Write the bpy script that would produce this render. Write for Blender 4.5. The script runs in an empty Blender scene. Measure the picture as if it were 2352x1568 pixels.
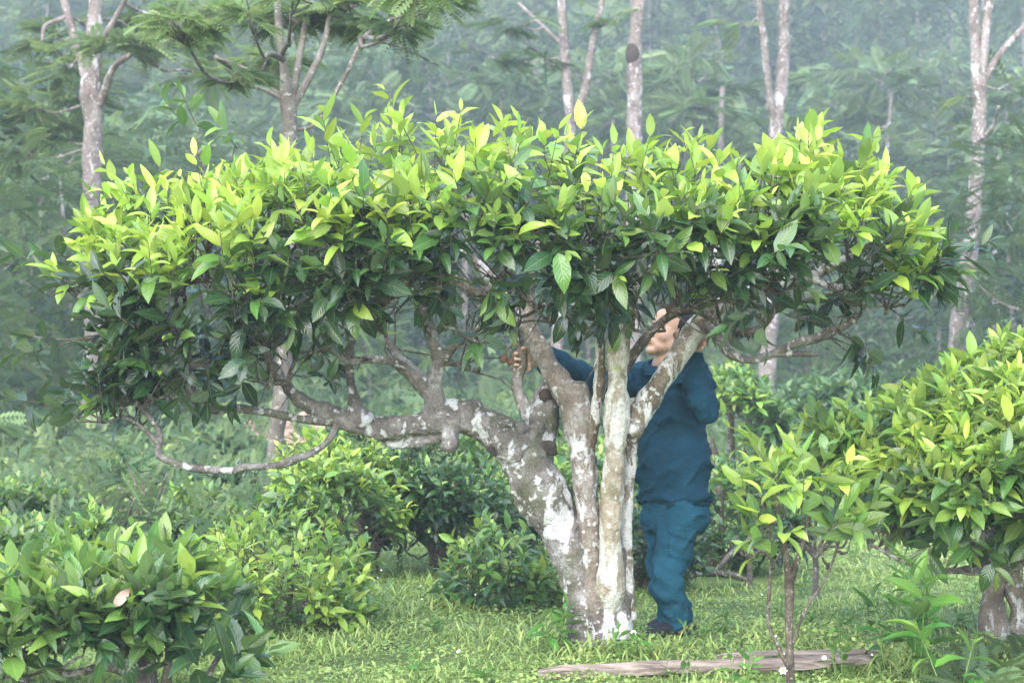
import bpy, math, random
import numpy as np
from mathutils import Vector, Matrix
random.seed(11)
rng = np.random.default_rng(11)
SC = bpy.context.scene
COL = SC.collection
K = 4573.0            # pixels of a 2352 px wide print per unit of view slope (70 mm lens)
CAMZ = 1.5
def P(px, py, d):
    return np.array([(px - 1176.0) / K * d, d, CAMZ - (py - 784.0) / K * d])
def nrm(a):
    return a / np.maximum(np.linalg.norm(a, axis=-1, keepdims=True), 1e-9)
# ------------------------------------------------------------------ noise
def _hash(ix, iy, iz):
    h = (ix * 374761393 + iy * 668265263 + iz * 2147483647) & 0xffffffff
    h = ((h ^ (h >> 13)) * 1274126177) & 0xffffffff
    h = h ^ (h >> 16)
    return (h & 0xffff) / 65535.0
def vnoise(p):
    p = np.asarray(p, float)
    i = np.floor(p).astype(np.int64); f = p - i; f = f * f * (3 - 2 * f)
    r = 0
    for dx in (0, 1):
        for dy in (0, 1):
            for dz in (0, 1):
                w = (f[..., 0] if dx else 1 - f[..., 0]) * (f[..., 1] if dy else 1 - f[..., 1]) * (f[..., 2] if dz else 1 - f[..., 2])
                r = r + w * _hash(i[..., 0] + dx, i[..., 1] + dy, i[..., 2] + dz)
    return r * 2 - 1
def fbm(p, oct=3):
    p = np.asarray(p, float); s = 0; a = 1
    for k in range(oct):
        s = s + a * vnoise(p * 2 ** k + 17.3 * k); a *= .5
    return s
# ------------------------------------------------------------------ objects
def tag(o, label=None, cat=None, group=None, kind=None):
    if label: o['label'] = label
    if cat: o['category'] = cat
    if group: o['group'] = group
    if kind: o['kind'] = kind
    return o
def empty(name, loc, label, cat, group=None):
    o = bpy.data.objects.new(name, None); COL.objects.link(o)
    o.location = Vector(loc); o.empty_display_size = .1
    return tag(o, label, cat, group)
class Geo:
    """collects vertices, quads and triangles with uv and colour; build() links one mesh object"""
    def __init__(s):
        s.v = []; s.q = []; s.t = []; s.uv = []; s.c = []; s.n = 0
    def add(s, v, q=None, t=None, uv=None, c=None):
        v = np.asarray(v, float).reshape(-1, 3)
        if q is not None and len(q): s.q.append(np.asarray(q, np.int64).reshape(-1, 4) + s.n)
        if t is not None and len(t): s.t.append(np.asarray(t, np.int64).reshape(-1, 3) + s.n)
        s.v.append(v)
        s.uv.append(np.zeros((len(v), 2)) if uv is None else np.asarray(uv, float).reshape(-1, 2))
        cc = np.zeros((len(v), 4)); cc[:, 3] = 1
        if c is not None: cc[:, :] = c
        s.c.append(cc)
        s.n += len(v)
    def inst(s, tpl, M, T, c=None):
        """copies of a template: M (N,3,3) column axes, T (N,3), c (N,4)"""
        v, q, uv = tpl
        N = len(T)
        if N == 0: return
        vv = np.einsum('nij,kj->nki', M, v) + T[:, None, :]
        qq = (q[None, :, :] + (np.arange(N) * len(v))[:, None, None]).reshape(-1, 4)
        cc = None if c is None else np.repeat(c, len(v), axis=0)
        s.add(vv.reshape(-1, 3), qq, None, np.tile(uv, (N, 1)), cc)
    def arrays(s):
        return np.concatenate(s.v), (np.concatenate(s.q) if s.q else np.zeros((0, 4), np.int64)), (np.concatenate(s.t) if s.t else np.zeros((0, 3), np.int64))
    def mesh(s, name, origin=(0, 0, 0), smooth=True):
        v, q, t = s.arrays(); v = v - np.asarray(origin, float)
        me = bpy.data.meshes.new(name)
        me.vertices.add(len(v)); me.vertices.foreach_set('co', v.ravel())
        li = np.concatenate([q.ravel(), t.ravel()]).astype(np.int32)
        me.loops.add(len(li)); me.loops.foreach_set('vertex_index', li)
        tot = np.concatenate([np.full(len(q), 4), np.full(len(t), 3)]).astype(np.int32)
        st = np.concatenate([[0], np.cumsum(tot)[:-1]]).astype(np.int32)
        me.polygons.add(len(tot)); me.polygons.foreach_set('loop_start', st); me.polygons.foreach_set('loop_total', tot)
        me.update(calc_edges=True)
        me.polygons.foreach_set('use_smooth', np.full(len(tot), smooth))
        uv = np.concatenate(s.uv); ul = me.uv_layers.new(name='UVMap')
        ul.data.foreach_set('uv', uv[li].astype(np.float32).ravel())
        ca = me.color_attributes.new('tone', 'FLOAT_COLOR', 'POINT')
        ca.data.foreach_set('color', np.concatenate(s.c).astype(np.float32).ravel())
        return me
    def build(s, name, mat, parent=None, smooth=True, loc=None):
        org = (0, 0, 0)
        if parent is not None:
            r = parent
            while r.parent is not None: r = r.parent
            org = tuple(r.location)
        elif loc is not None: org = loc
        me = s.mesh(name, org, smooth); me.materials.append(mat)
        o = bpy.data.objects.new(name, me); COL.objects.link(o)
        if parent is not None: o.parent = parent
        elif loc is not None: o.location = Vector(loc)
        return o
# ------------------------------------------------------------------ shapes
def spline(pts, sub):
    p = np.asarray(pts, float)
    if len(p) < 3 or sub <= 1:
        n = max(2, sub + 1); out = []
        for a, b in zip(p[:-1], p[1:]):
            for k in range(sub): out.append(a + (b - a) * k / sub)
        out.append(p[-1]); return np.array(out)
    e = np.vstack([2 * p[0] - p[1], p, 2 * p[-1] - p[-2]]); out = []
    for i in range(1, len(e) - 2):
        p0, p1, p2, p3 = e[i - 1], e[i], e[i + 1], e[i + 2]
        for k in range(sub):
            t = k / sub
            out.append(.5 * (2 * p1 + (p2 - p0) * t + (2 * p0 - 5 * p1 + 4 * p2 - p3) * t * t + (3 * p1 - p0 - 3 * p2 + p3) * t ** 3))
    out.append(p[-1]); return np.array(out)
def tube(g, pts, rad, sides=8, sub=4, knob=0.0, cap=True, c=None, flat=None):
    """tapered tube along pts with radius rad; flat = (axis, factor) squashes it"""
    pr = np.hstack([np.asarray(pts, float), np.asarray(rad, float).reshape(-1, 1)])
    s = spline(pr, sub); p = s[:, :3]; r = np.maximum(s[:, 3], 1e-4)
    if knob: r = r * (1 + knob * vnoise(p * np.array([9., 9., 9.]) + 3.1) + .5 * knob * vnoise(p * 23 + 7.7))
    n = len(p); tg = nrm(np.gradient(p, axis=0))
    up = np.array([0, 0, 1.]) if abs(tg[0][2]) < .9 else np.array([0, 1., 0])
    x = nrm(np.cross(up, tg[0])); X = [x]
    for i in range(1, n):
        x = x - tg[i] * np.dot(x, tg[i]); x = nrm(x); X.append(x)
    X = np.array(X); Y = np.cross(tg, X)
    a = np.arange(sides) / sides * 2 * math.pi
    v = p[:, None, :] + r[:, None, None] * (np.cos(a)[None, :, None] * X[:, None, :] + np.sin(a)[None, :, None] * Y[:, None, :])
    if flat is not None:
        ax = nrm(np.asarray(flat[0], float)); dv = v - p[:, None, :]
        v = v + ax * ((dv @ ax) * (flat[1] - 1))[..., None]
    i, j = np.meshgrid(np.arange(n - 1), np.arange(sides), indexing='ij'); k = (j + 1) % sides
    q = np.stack([i * sides + j, i * sides + k, (i + 1) * sides + k, (i + 1) * sides + j], -1).reshape(-1, 4)
    v = v.reshape(-1, 3); t = []
    if cap:
        v = np.vstack([v, p[0] - tg[0] * r[0] * .3, p[-1] + tg[-1] * r[-1] * .3]); b = n * sides
        for m in range(sides):
            t.append((b, (m + 1) % sides, m)); t.append((b + 1, (n - 1) * sides + m, (n - 1) * sides + (m + 1) % sides))
    u = np.zeros((len(v), 2)); u[:n * sides, 0] = np.repeat(np.linspace(0, 1, n), sides)
    g.add(v, q, t, u, c)
    return p
def sticks(g, p0, p1, r0, r1, sides=4, mid=None, c=None):
    """many thin tapered sticks at once; mid bends them"""
    N = len(p0)
    if N == 0: return
    pts = [p0, p1] if mid is None else [p0, mid, p1]
    rs = [r0, r1] if mid is None else [r0, (np.asarray(r0) + np.asarray(r1)) / 2, r1]
    tg = nrm(p1 - p0); ref = np.where(np.abs(tg[:, 2:3]) < .9, np.array([[0, 0, 1.]]), np.array([[0, 1., 0]]))
    X = nrm(np.cross(ref, tg)); Y = np.cross(tg, X)
    a = np.arange(sides) / sides * 2 * math.pi; rings = []
    for p, r in zip(pts, rs):
        r = np.broadcast_to(r, (N,))
        rings.append(p[:, None, :] + r[:, None, None] * (np.cos(a)[None, :, None] * X[:, None] + np.sin(a)[None, :, None] * Y[:, None]))
    m = len(pts); v = np.stack(rings, 1).reshape(N, m * sides, 3); q = []
    for i in range(m - 1):
        for j in range(sides):
            k = (j + 1) % sides; q.append((i * sides + j, i * sides + k, (i + 1) * sides + k, (i + 1) * sides + j))
    q = np.array(q)
    qq = (q[None] + (np.arange(N) * m * sides)[:, None, None]).reshape(-1, 4)
    g.add(v.reshape(-1, 3), qq, None, None, c)
def sphere_tpl(nu=16, nv=10):
    v = []; q = []
    for i in range(nv + 1):
        th = math.pi * (i + .02 * (i == 0) - .02 * (i == nv)) / nv
        for j in range(nu):
            ph = 2 * math.pi * j / nu
            v.append((math.sin(th) * math.cos(ph), math.sin(th) * math.sin(ph), math.cos(th)))
    for i in range(nv):
        for j in range(nu):
            k = (j + 1) % nu; q.append((i * nu + j, (i + 1) * nu + j, (i + 1) * nu + k, i * nu + k))
    for m in (0, nv):
        pass
    v.append((0, 0, 1)); v.append((0, 0, -1)); t = []
    for j in range(nu):
        k = (j + 1) % nu; t.append((nu * (nv + 1), j, k)); t.append((nu * (nv + 1) + 1, nv * nu + k, nv * nu + j))
    return np.array(v), np.array(q), np.array(t)
SPH = sphere_tpl(); SPH_S = sphere_tpl(8, 5)
def ball(g, c, axes, rad, tpl=None, col=None):
    """ellipsoid: axes (3 row vectors), radii"""
    v, q, t = tpl or SPH
    M = np.asarray(axes, float) * np.asarray(rad, float)[:, None]
    g.add(v @ M + np.asarray(c, float), q, t, None, col)
I3 = np.eye(3)
def fused(g, voxel, smooth=4, fac=.5):
    """voxel-fuses everything in g into one continuous surface; returns verts, quads, tris"""
    me = g.mesh('tmp'); o = bpy.data.objects.new('tmp', me); COL.objects.link(o)
    m = o.modifiers.new('r', 'REMESH'); m.mode = 'VOXEL'; m.voxel_size = voxel
    if smooth:
        m = o.modifiers.new('s', 'SMOOTH'); m.iterations = smooth; m.factor = fac
    dg = bpy.context.evaluated_depsgraph_get(); ev = o.evaluated_get(dg)
    r = bpy.data.meshes.new_from_object(ev)
    v = np.zeros(len(r.vertices) * 3); r.vertices.foreach_get('co', v); v = v.reshape(-1, 3)
    nn = np.zeros(len(r.vertices) * 3); r.vertices.foreach_get('normal', nn); nn = nn.reshape(-1, 3)
    lt = np.zeros(len(r.polygons), np.int32); r.polygons.foreach_get('loop_total', lt)
    ls = np.zeros(len(r.polygons), np.int32); r.polygons.foreach_get('loop_start', ls)
    vi = np.zeros(len(r.loops), np.int32); r.loops.foreach_get('vertex_index', vi)
    q = vi[ls[lt == 4][:, None] + np.arange(4)]; t = vi[ls[lt == 3][:, None] + np.arange(3)]
    bpy.data.objects.remove(o); bpy.data.meshes.remove(me); bpy.data.meshes.remove(r)
    return v, nn, q, t
# ------------------------------------------------------------------ materials
class NT:
    def __init__(s, name):
        s.m = bpy.data.materials.new(name); s.m.use_nodes = True
        s.t = s.m.node_tree; s.t.nodes.clear()
        s.out = s.t.nodes.new('ShaderNodeOutputMaterial')
    def n(s, ty, **k):
        nd = s.t.nodes.new('ShaderNode' + ty)
        for a, b in k.items():
            if a.startswith('_'): setattr(nd, a[1:], b)
            else:
                inp = nd.inputs[int(a[1:])] if a[0] == 'i' and a[1:].isdigit() else nd.inputs[a.replace('__', ' ')]
                s.set(inp, b)
        return nd
    def set(s, inp, b):
        if isinstance(b, bpy.types.NodeSocket): s.t.links.new(b, inp)
        elif isinstance(b, bpy.types.Node): s.t.links.new(b.outputs[0], inp)
        elif isinstance(b, (tuple, list)) and len(b) == 3 and inp.type == 'RGBA': inp.default_value = (*b, 1)
        else: inp.default_value = b
    def ramp(s, fac, stops, interp='LINEAR'):
        nd = s.t.nodes.new('ShaderNodeValToRGB'); nd.color_ramp.interpolation = interp
        e = nd.color_ramp.elements
        while len(e) < len(stops): e.new(.5)
        for k, (p, c) in enumerate(stops):
            e[k].position = p; e[k].color = (*c, 1) if len(c) == 3 else c
        s.set(nd.inputs[0], fac); return nd.outputs[0]
    def math(s, op, a, b=0.0, clamp=False):
        nd = s.t.nodes.new('ShaderNodeMath'); nd.operation = op; nd.use_clamp = clamp
        s.set(nd.inputs[0], a); s.set(nd.inputs[1], b); return nd.outputs[0]
    def mix(s, fac, a, b, mode='MIX'):
        nd = s.t.nodes.new('ShaderNodeMix'); nd.data_type = 'RGBA'; nd.blend_type = mode
        s.set(nd.inputs[0], fac); s.set(nd.inputs[6], a); s.set(nd.inputs[7], b); return nd.outputs[2]
    def noise(s, vec, scale, detail=3, rough=.55, dist=0):
        nd = s.n('TexNoise', Scale=float(scale), Detail=float(detail), Roughness=rough, Distortion=float(dist))
        if vec is not None: s.set(nd.inputs['Vector'], vec)
        return nd.outputs[0]
    def fin(s, sh):
        s.t.links.new(sh if isinstance(sh, bpy.types.NodeSocket) else sh.outputs[0], s.out.inputs[0]); return s.m
def leaf_mat(name, ramp, rough=.3, trans=.35, veins=True, spec=.5, under=(.25, .33, .16)):
    m = NT(name)
    at = m.n('Attribute', _attribute_name='tone'); sep = m.n('SeparateColor', i0=at.outputs[0])
    age, rnd = sep.outputs[0], sep.outputs[1]
    base = m.ramp(age, ramp)
    hs = m.n('HueSaturation', Color=base)
    m.set(hs.inputs['Hue'], m.math('MULTIPLY_ADD', rnd, .05) if False else m.math('ADD', m.math('MULTIPLY', rnd, .045), .478))
    m.set(hs.inputs['Value'], m.math('ADD', m.math('MULTIPLY', sep.outputs[2], .6), .7))
    colr = hs.outputs[0]
    uv = m.n('UVMap'); su = m.n('SeparateXYZ', i0=uv.outputs[0]); u, v = su.outputs[0], su.outputs[1]
    av = m.math('ABSOLUTE', m.math('SUBTRACT', v, .5))
    nrmsock = None
    if veins:
        rib = m.math('SUBTRACT', 1.0, m.math('MULTIPLY', av, 26.0), True)
        colr = m.mix(m.math('MULTIPLY', rib, .5), colr, m.mix(.5, colr, (.6, .7, .25)))
        ph = m.math('MULTIPLY', m.math('SUBTRACT', u, m.math('MULTIPLY', av, .55)), 52.0)
        w = m.math('SINE', ph)
        gm = m.n('TexCoord'); mo = m.noise(gm.outputs['Object'], 60, 2)
        blot = m.noise(gm.outputs['Object'], 22, 2)
        colr = m.mix(m.math('MULTIPLY', m.math('SUBTRACT', blot, .5, True), 1.2), colr, m.mix(.5, colr, (.16, .2, .05)))
        hgt = m.math('ADD', m.math('MULTIPLY', w, .35), m.math('ADD', m.math('MULTIPLY', rib, -.8), m.math('MULTIPLY', mo, .6)))
        b = m.n('Bump', Strength=.32, Distance=.004, Height=hgt); nrmsock = b.outputs[0]
    geo = m.n('NewGeometry')
    colr2 = m.mix(m.math('MULTIPLY', geo.outputs['Backfacing'], .35), colr, under)
    p = m.n('BsdfPrincipled', Base__Color=colr2, Roughness=rough)
    p.inputs['Specular IOR Level'].default_value = spec
    m.set(p.inputs['Roughness'], m.math('ADD', rough, m.math('MULTIPLY', geo.outputs['Backfacing'], .3)))
    if nrmsock is not None: m.set(p.inputs['Normal'], nrmsock)
    tc = m.mix(.35, colr, m.mix(1.0, colr, (1.5, 1.35, .5), 'MULTIPLY'))
    tr = m.n('BsdfTranslucent', Color=tc)
    if nrmsock is not None: m.set(tr.inputs['Normal'], nrmsock)
    mx = m.n('MixShader', i0=trans, i1=p.outputs[0], i2=tr.outputs[0])
    return m.fin(mx)
def bark_mat(name, dark, mid, pale, white_at, scale=1.0, moss=.25, soft=.045):
    m = NT(name); tc = m.n('TexCoord'); o = tc.outputs['Object']
    n1 = m.noise(o, 7 * scale, 5, .6); n2 = m.noise(o, 38 * scale, 4, .65)
    st = m.n('Mapping', Vector=o); st.inputs['Scale'].default_value = (1, 1, .45)
    n3 = m.noise(st.outputs[0], 9 * scale, 5, .58, .7)
    c = m.ramp(n1, [(.34, dark), (.52, mid), (.68, tuple(.5 * (a + b) for a, b in zip(mid, pale)))])
    c = m.mix(m.ramp(n2, [(.35, (.75,) * 3), (.7, (0, 0, 0))]), c, m.mix(.6, c, dark))
    if moss:
        mk = m.noise(o, 4.3 * scale, 3, .6)
        c = m.mix(m.math('MULTIPLY', m.ramp(mk, [(.52, (0, 0, 0)), (.66, (1, 1, 1))]), moss), c, (.085, .095, .04))
    at = m.n('Attribute', _attribute_name='tone'); sp_ = m.n('SeparateColor', i0=at.outputs[0])
    wn = m.math('ADD', m.math('ADD', n3, m.math('MULTIPLY', sp_.outputs[0], .07)), m.math('MULTIPLY', m.math('SUBTRACT', n2, .5), .16))
    wm = m.ramp(wn, [(white_at, (0, 0, 0)), (white_at + soft, (1, 1, 1))])
    wc = m.mix(m.noise(o, 26 * scale, 3), pale, tuple(.72 * a for a in pale))
    c = m.mix(wm, c, wc)
    sp = m.noise(o, 30 * scale, 1, .5)
    c = m.mix(m.ramp(sp, [(.63, (0, 0, 0)), (.69, (.7,) * 3)]), c, pale)
    fine = m.noise(o, 110 * scale, 3, .7)
    c = m.mix(m.ramp(fine, [(.36, (.6,) * 3), (.52, (0, 0, 0))]), c, m.mix(.6, c, dark)); c = m.mix(m.ramp(fine, [(.58, (0, 0, 0)), (.75, (.4,) * 3)]), c, pale)
    vor = m.n('TexVoronoi', _feature='DISTANCE_TO_EDGE', Scale=float(17 * scale)); m.set(vor.inputs['Vector'], m.mix(.12, o, m.n('TexNoise', Scale=9.0, Vector=o).outputs[1]))
    ck = m.ramp(vor.outputs[0], [(.0, (.5,) * 3), (.045, (0, 0, 0))]); c = m.mix(m.math('MULTIPLY', ck, m.math('GREATER_THAN', n1, .5)), c, dark)
    h = m.math('ADD', m.math('MULTIPLY', n2, .6), m.math('MULTIPLY', wm, .25))
    h = m.math('ADD', h, m.math('MULTIPLY', m.noise(o, 90 * scale, 3, .6), .5))
    b = m.n('Bump', Strength=1.0, Distance=.014, Height=h)
    p = m.n('BsdfPrincipled', Base__Color=c, Roughness=.85, Normal=b.outputs[0])
    p.inputs['Specular IOR Level'].default_value = .25
    return m.fin(p)
def plain_mat(name, c, rough=.7, spec=.3, var=.25, scale=30, bump=.2, bd=.003, sss=0):
    m = NT(name); tc = m.n('TexCoord'); n = m.noise(tc.outputs['Object'], scale, 4)
    cc = m.mix(n, tuple(a * (1 - var) for a in c), tuple(min(1, a * (1 + var)) for a in c))
    b = m.n('Bump', Strength=bump, Distance=bd, Height=n)
    p = m.n('BsdfPrincipled', Base__Color=cc, Roughness=rough, Normal=b.outputs[0])
    p.inputs['Specular IOR Level'].default_value = spec
    if sss:
        p.inputs['Subsurface Weight'].default_value = sss; p.inputs['Subsurface Radius'].default_value = (.012, .005, .003); p.inputs['Subsurface Scale'].default_value = .5
    return m.fin(p)
TEA_RAMP = [(0, (.016, .038, .017)), (.3, (.036, .088, .030)), (.55, (.10, .20, .048)), (.8, (.31, .46, .07)), (1, (.52, .65, .11))]
M = {}
M['tea'] = leaf_mat('tea_leaf', TEA_RAMP, .2, .38, spec=.85)
M['tea_young'] = leaf_mat('young_tea_leaf', TEA_RAMP, .26, .42, spec=.7)
M['tea_far'] = leaf_mat('small_tea_leaf', TEA_RAMP, .32, .35, veins=False, spec=.7)
M['feather'] = leaf_mat('feathery_leaf', [(0, (.038, .072, .040)), (.5, (.092, .148, .068)), (1, (.21, .29, .12))], .55, .5, veins=False, spec=.3)
M['forest'] = leaf_mat('forest_leaf', [(0, (.020, .044, .030)), (.5, (.072, .122, .066)), (1, (.19, .26, .12))], .6, .35, veins=False, spec=.3)
M['weed'] = leaf_mat('weed_leaf', [(0, (.04, .12, .02)), (.5, (.10, .24, .035)), (1, (.22, .38, .06))], .4, .35)
M['cover'] = leaf_mat('ground_cover_leaf', [(0, (.10, .165, .05)), (.4, (.26, .37, .105)), (.75, (.40, .50, .16)), (1, (.46, .42, .22))], .5, .35, veins=False, spec=.3)
M['bark'] = bark_mat('tea_bark', (.060, .052, .044), (.19, .168, .148), (.55, .54, .53), .57, moss=.55)
M['bark_tan'] = bark_mat('tan_tea_bark', (.10, .08, .062), (.25, .21, .17), (.58, .57, .56), .55)
M['bark_white'] = bark_mat('white_tea_bark', (.16, .125, .085), (.34, .30, .225), (.60, .59, .53), .45, soft=.10, moss=.4)
M['twig'] = bark_mat('twig_bark', (.045, .035, .025), (.14, .11, .08), (.42, .39, .35), .62, 2.0)
M['trunk_far'] = bark_mat('shade_tree_bark', (.10, .08, .072), (.235, .195, .18), (.52, .49, .48), .585, .8, moss=.15)
M['trunk_dark'] = bark_mat('dark_shade_tree_bark', (.07, .06, .05), (.16, .14, .115), (.4, .38, .35), .64, .8, moss=.3)
# ------------------------------------------------------------------ leaf templates
def leaf_tpl(nl=6, nw=4, width=.19, fold=.3, curl=.4, wave=0., tip=.8):
    t = np.linspace(0, 1, nl + 1); s = np.linspace(-1, 1, nw + 1)
    w = width * (np.maximum(4 * t * (1 - t), 0) ** .72) * (1.12 - .3 * t) * np.where(t > tip, .86, 1) + .008
    ang = -curl * t + .0
    dy = np.cos(ang); dz = np.sin(ang)
    y = np.concatenate([[0], np.cumsum((dy[1:] + dy[:-1]) / 2 * np.diff(t))]); z = np.concatenate([[0], np.cumsum((dz[1:] + dz[:-1]) / 2 * np.diff(t))])
    V = []; U = []
    for i in range(nl + 1):
        for j in range(nw + 1):
            V.append((s[j] * w[i] * math.cos(fold), y[i], z[i] + abs(s[j]) ** 1.2 * w[i] * math.sin(fold) + wave * math.sin(t[i] * 15 + 2 * (s[j] > 0)) * s[j] ** 2 * w[i]))
            U.append((t[i], (s[j] + 1) / 2))
    q = [(i * (nw + 1) + j, i * (nw + 1) + j + 1, (i + 1) * (nw + 1) + j + 1, (i + 1) * (nw + 1) + j) for i in range(nl) for j in range(nw)]
    return np.array(V), np.array(q), np.array(U)
LEAVES = [leaf_tpl(6, 4, .185, .30, .45, .10), leaf_tpl(6, 4, .21, .16, .15, .14), leaf_tpl(6, 4, .165, .5, .8, .06), leaf_tpl(6, 4, .21, .25, 1.05, .12), leaf_tpl(6, 4, .175, .42, -.25, .06)]
LEAVES_S = [leaf_tpl(3, 2, .2, .3, .5), leaf_tpl(3, 2, .22, .15, .2), leaf_tpl(3, 2, .18, .45, .9)]
LEAVES_T = [leaf_tpl(2, 2, .2, .3, .6), leaf_tpl(2, 2, .24, .2, .3)]
def frond_tpl(pairs=8, droop=.7, leaf=.26, w=.055):
    V = []; Q = []; U = []
    for k in range(pairs):
        t = .18 + .82 * k / (pairs - 1); y = t * (1 - .12 * t); z = -droop * t * t * .45
        ll = leaf * math.sin(math.pi * (.16 + .74 * (t - .1)))
        for sd in (-1, 1):
            b = len(V); dx, dy, dz = sd * .86, .5, -.22
            V += [(0, y, z), (sd * ll * .45 + .0, y + ll * .5 * .5 - w, z - ll * .05), (sd * ll * .86, y + ll * .5, z - ll * .28), (sd * ll * .40, y + ll * .5 * .5 + w, z - ll * .05)]
            Q.append((b, b + 1, b + 2, b + 3) if sd > 0 else (b, b + 3, b + 2, b + 1))
            U += [(0, .5), (.5, 0), (1, .5), (.5, 1)]
    b = len(V); V += [(-.008, 0, 0), (.008, 0, 0), (.008, .9, -droop * .42), (-.008, .9, -droop * .42)]; Q.append((b, b + 1, b + 2, b + 3)); U += [(0, .5)] * 4
    return np.array(V), np.array(Q), np.array(U)
FRONDS = [frond_tpl(8, .6), frond_tpl(9, 1.0, .22), frond_tpl(7, .3, .3, .07)]
def frames(dirs, up, roll=None):
    """column matrices: x = right, y = dir, z = normal near up"""
    y = nrm(dirs); z = up - y * np.sum(up * y, -1, keepdims=True); z = nrm(z + 1e-6); x = np.cross(y, z)
    if roll is not None:
        c, s = np.cos(roll)[:, None], np.sin(roll)[:, None]; x, z = x * c + z * s, z * c - x * s
    return np.stack([x, y, z], -1)
def place_leaves(g, tpls, pos, dirs, up, L, tone, roll=None, wscale=None):
    F = frames(dirs, up, roll) * L[:, None, None]
    if wscale is not None: F[:, :, 0] *= wscale[:, None]
    k = rng.integers(0, len(tpls), len(pos))
    for i, tp in enumerate(tpls):
        m = k == i; g.inst(tp, F[m], pos[m], tone[m])
def shoot_leaves(g, S, D, L, n, leafL, age_tip, age_base, tpls, young_cut=None, g2=None, spread=(.45, 1.35), droop=.35, g_tw=None, tw_r=.0022, tip_small=.7):
    """n leaves spiralling up every shoot; S base, D direction, L length; ages per shoot"""
    N = len(S)
    if N == 0: return
    ref = rng.normal(size=(N, 3)); A = nrm(np.cross(D, ref)); B = np.cross(D, A)
    az0 = rng.uniform(0, 6.28, N)
    for j in range(n):
        t = 1 - j / max(1, n - 1)                 # 1 tip .. 0 base
        keep = rng.random(N) < (1.0 if j < 2 else .9)
        az = az0 + j * 2.4 + rng.normal(0, .25, N)
        phi = spread[0] + (spread[1] - spread[0]) * (1 - t) + rng.normal(0, .18, N)
        d = np.cos(phi)[:, None] * D + np.sin(phi)[:, None] * (np.cos(az)[:, None] * A + np.sin(az)[:, None] * B)
        dr = droop * (1 - .75 * t) * rng.uniform(.3, 1.6, N)
        d = nrm(d + np.array([0, 0, -1.]) * dr[:, None])
        pos = S + D * (L * (.12 + .88 * t))[:, None]
        up = nrm(D * .7 + np.array([0, 0, .6]) + rng.normal(0, .22, (N, 3)))
        sz = leafL * rng.uniform(.6, 1.3, N) * (tip_small + (1 - tip_small) * min(1, (1 - t) * 2.2)) * (1.0 if t < .95 else .8)
        age = age_base + (age_tip - age_base) * t ** .8 + rng.normal(0, .05, N)
        tone = np.stack([np.clip(age, 0, 1), rng.random(N), rng.random(N), np.ones(N)], -1)
        roll = rng.normal(0, .35, N)
        for gg, m in ((g, keep & ((age < young_cut) if young_cut else True)), (g2, keep & (age >= young_cut) if young_cut else None)):
            if gg is None or m is None: continue
            m = np.broadcast_to(m, (N,))
            place_leaves(gg, tpls, pos[m], d[m], up[m], sz[m], tone[m], roll[m])
    if g_tw is not None:
        sticks(g_tw, S - D * .02, S + D * L[:, None], tw_r * 1.3, tw_r * .7, 4)
# ------------------------------------------------------------------ branching
class Skel:
    def __init__(s): s.p = np.zeros((0, 3))
    def add(s, p): s.p = np.vstack([s.p, np.asarray(p).reshape(-1, 3)])
    def near(s, q, below=.6):
        dv = q[:, None, :] - s.p[None]; c = np.linalg.norm(dv, axis=-1) + below * np.maximum(-dv[..., 2], 0) * 1.0
        k = np.argmin(c, 1); return k, c[np.arange(len(q)), k]
def grow(sk, g_br, g_tw, S, n_clusters, inward, r_br=(.011, .005), r_tw=(.0045, .0022), twig_sides=4, each=None):
    """connects shoot bases S to the skeleton through cluster branches"""
    N = len(S); n_clusters = min(n_clusters, N)
    C = S[rng.permutation(N)[:n_clusters]] + inward(S[:n_clusters]) * 0
    C = C + inward(C)
    todo = list(range(len(C))); 
    while todo:
        k, c = sk.near(C[todo]); i = int(np.argmin(c)); ci = C[todo[i]]; b = sk.p[k[i]]; todo.pop(i)
        dist = np.linalg.norm(ci - b)
        if dist < .03: continue
        m1 = b + (ci - b) * .35 + rng.normal(0, .07 * dist, 3) + np.array([0, 0, -.03 * dist]); m2 = b + (ci - b) * .7 + rng.normal(0, .07 * dist, 3)
        gq = g_br
        if each is not None and len(each) < 96: gq = Geo(); each.append(gq)
        pp = tube(gq, [b, m1, m2, ci], [r_br[0] * min(1, .5 + dist), r_br[0] * .8, (r_br[0] + r_br[1]) / 2, r_br[1]], 6, 4, .12)
        sk.add(pp[2::2])
    k, c = sk.near(S, .3); b = sk.p[k]
    ln = np.linalg.norm(S - b, axis=1, keepdims=True)
    sticks(g_tw, b, S, r_tw[0], r_tw[1], twig_sides, mid=(b + S) / 2 + rng.normal(0, .09, (N, 3)) * ln)
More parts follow.
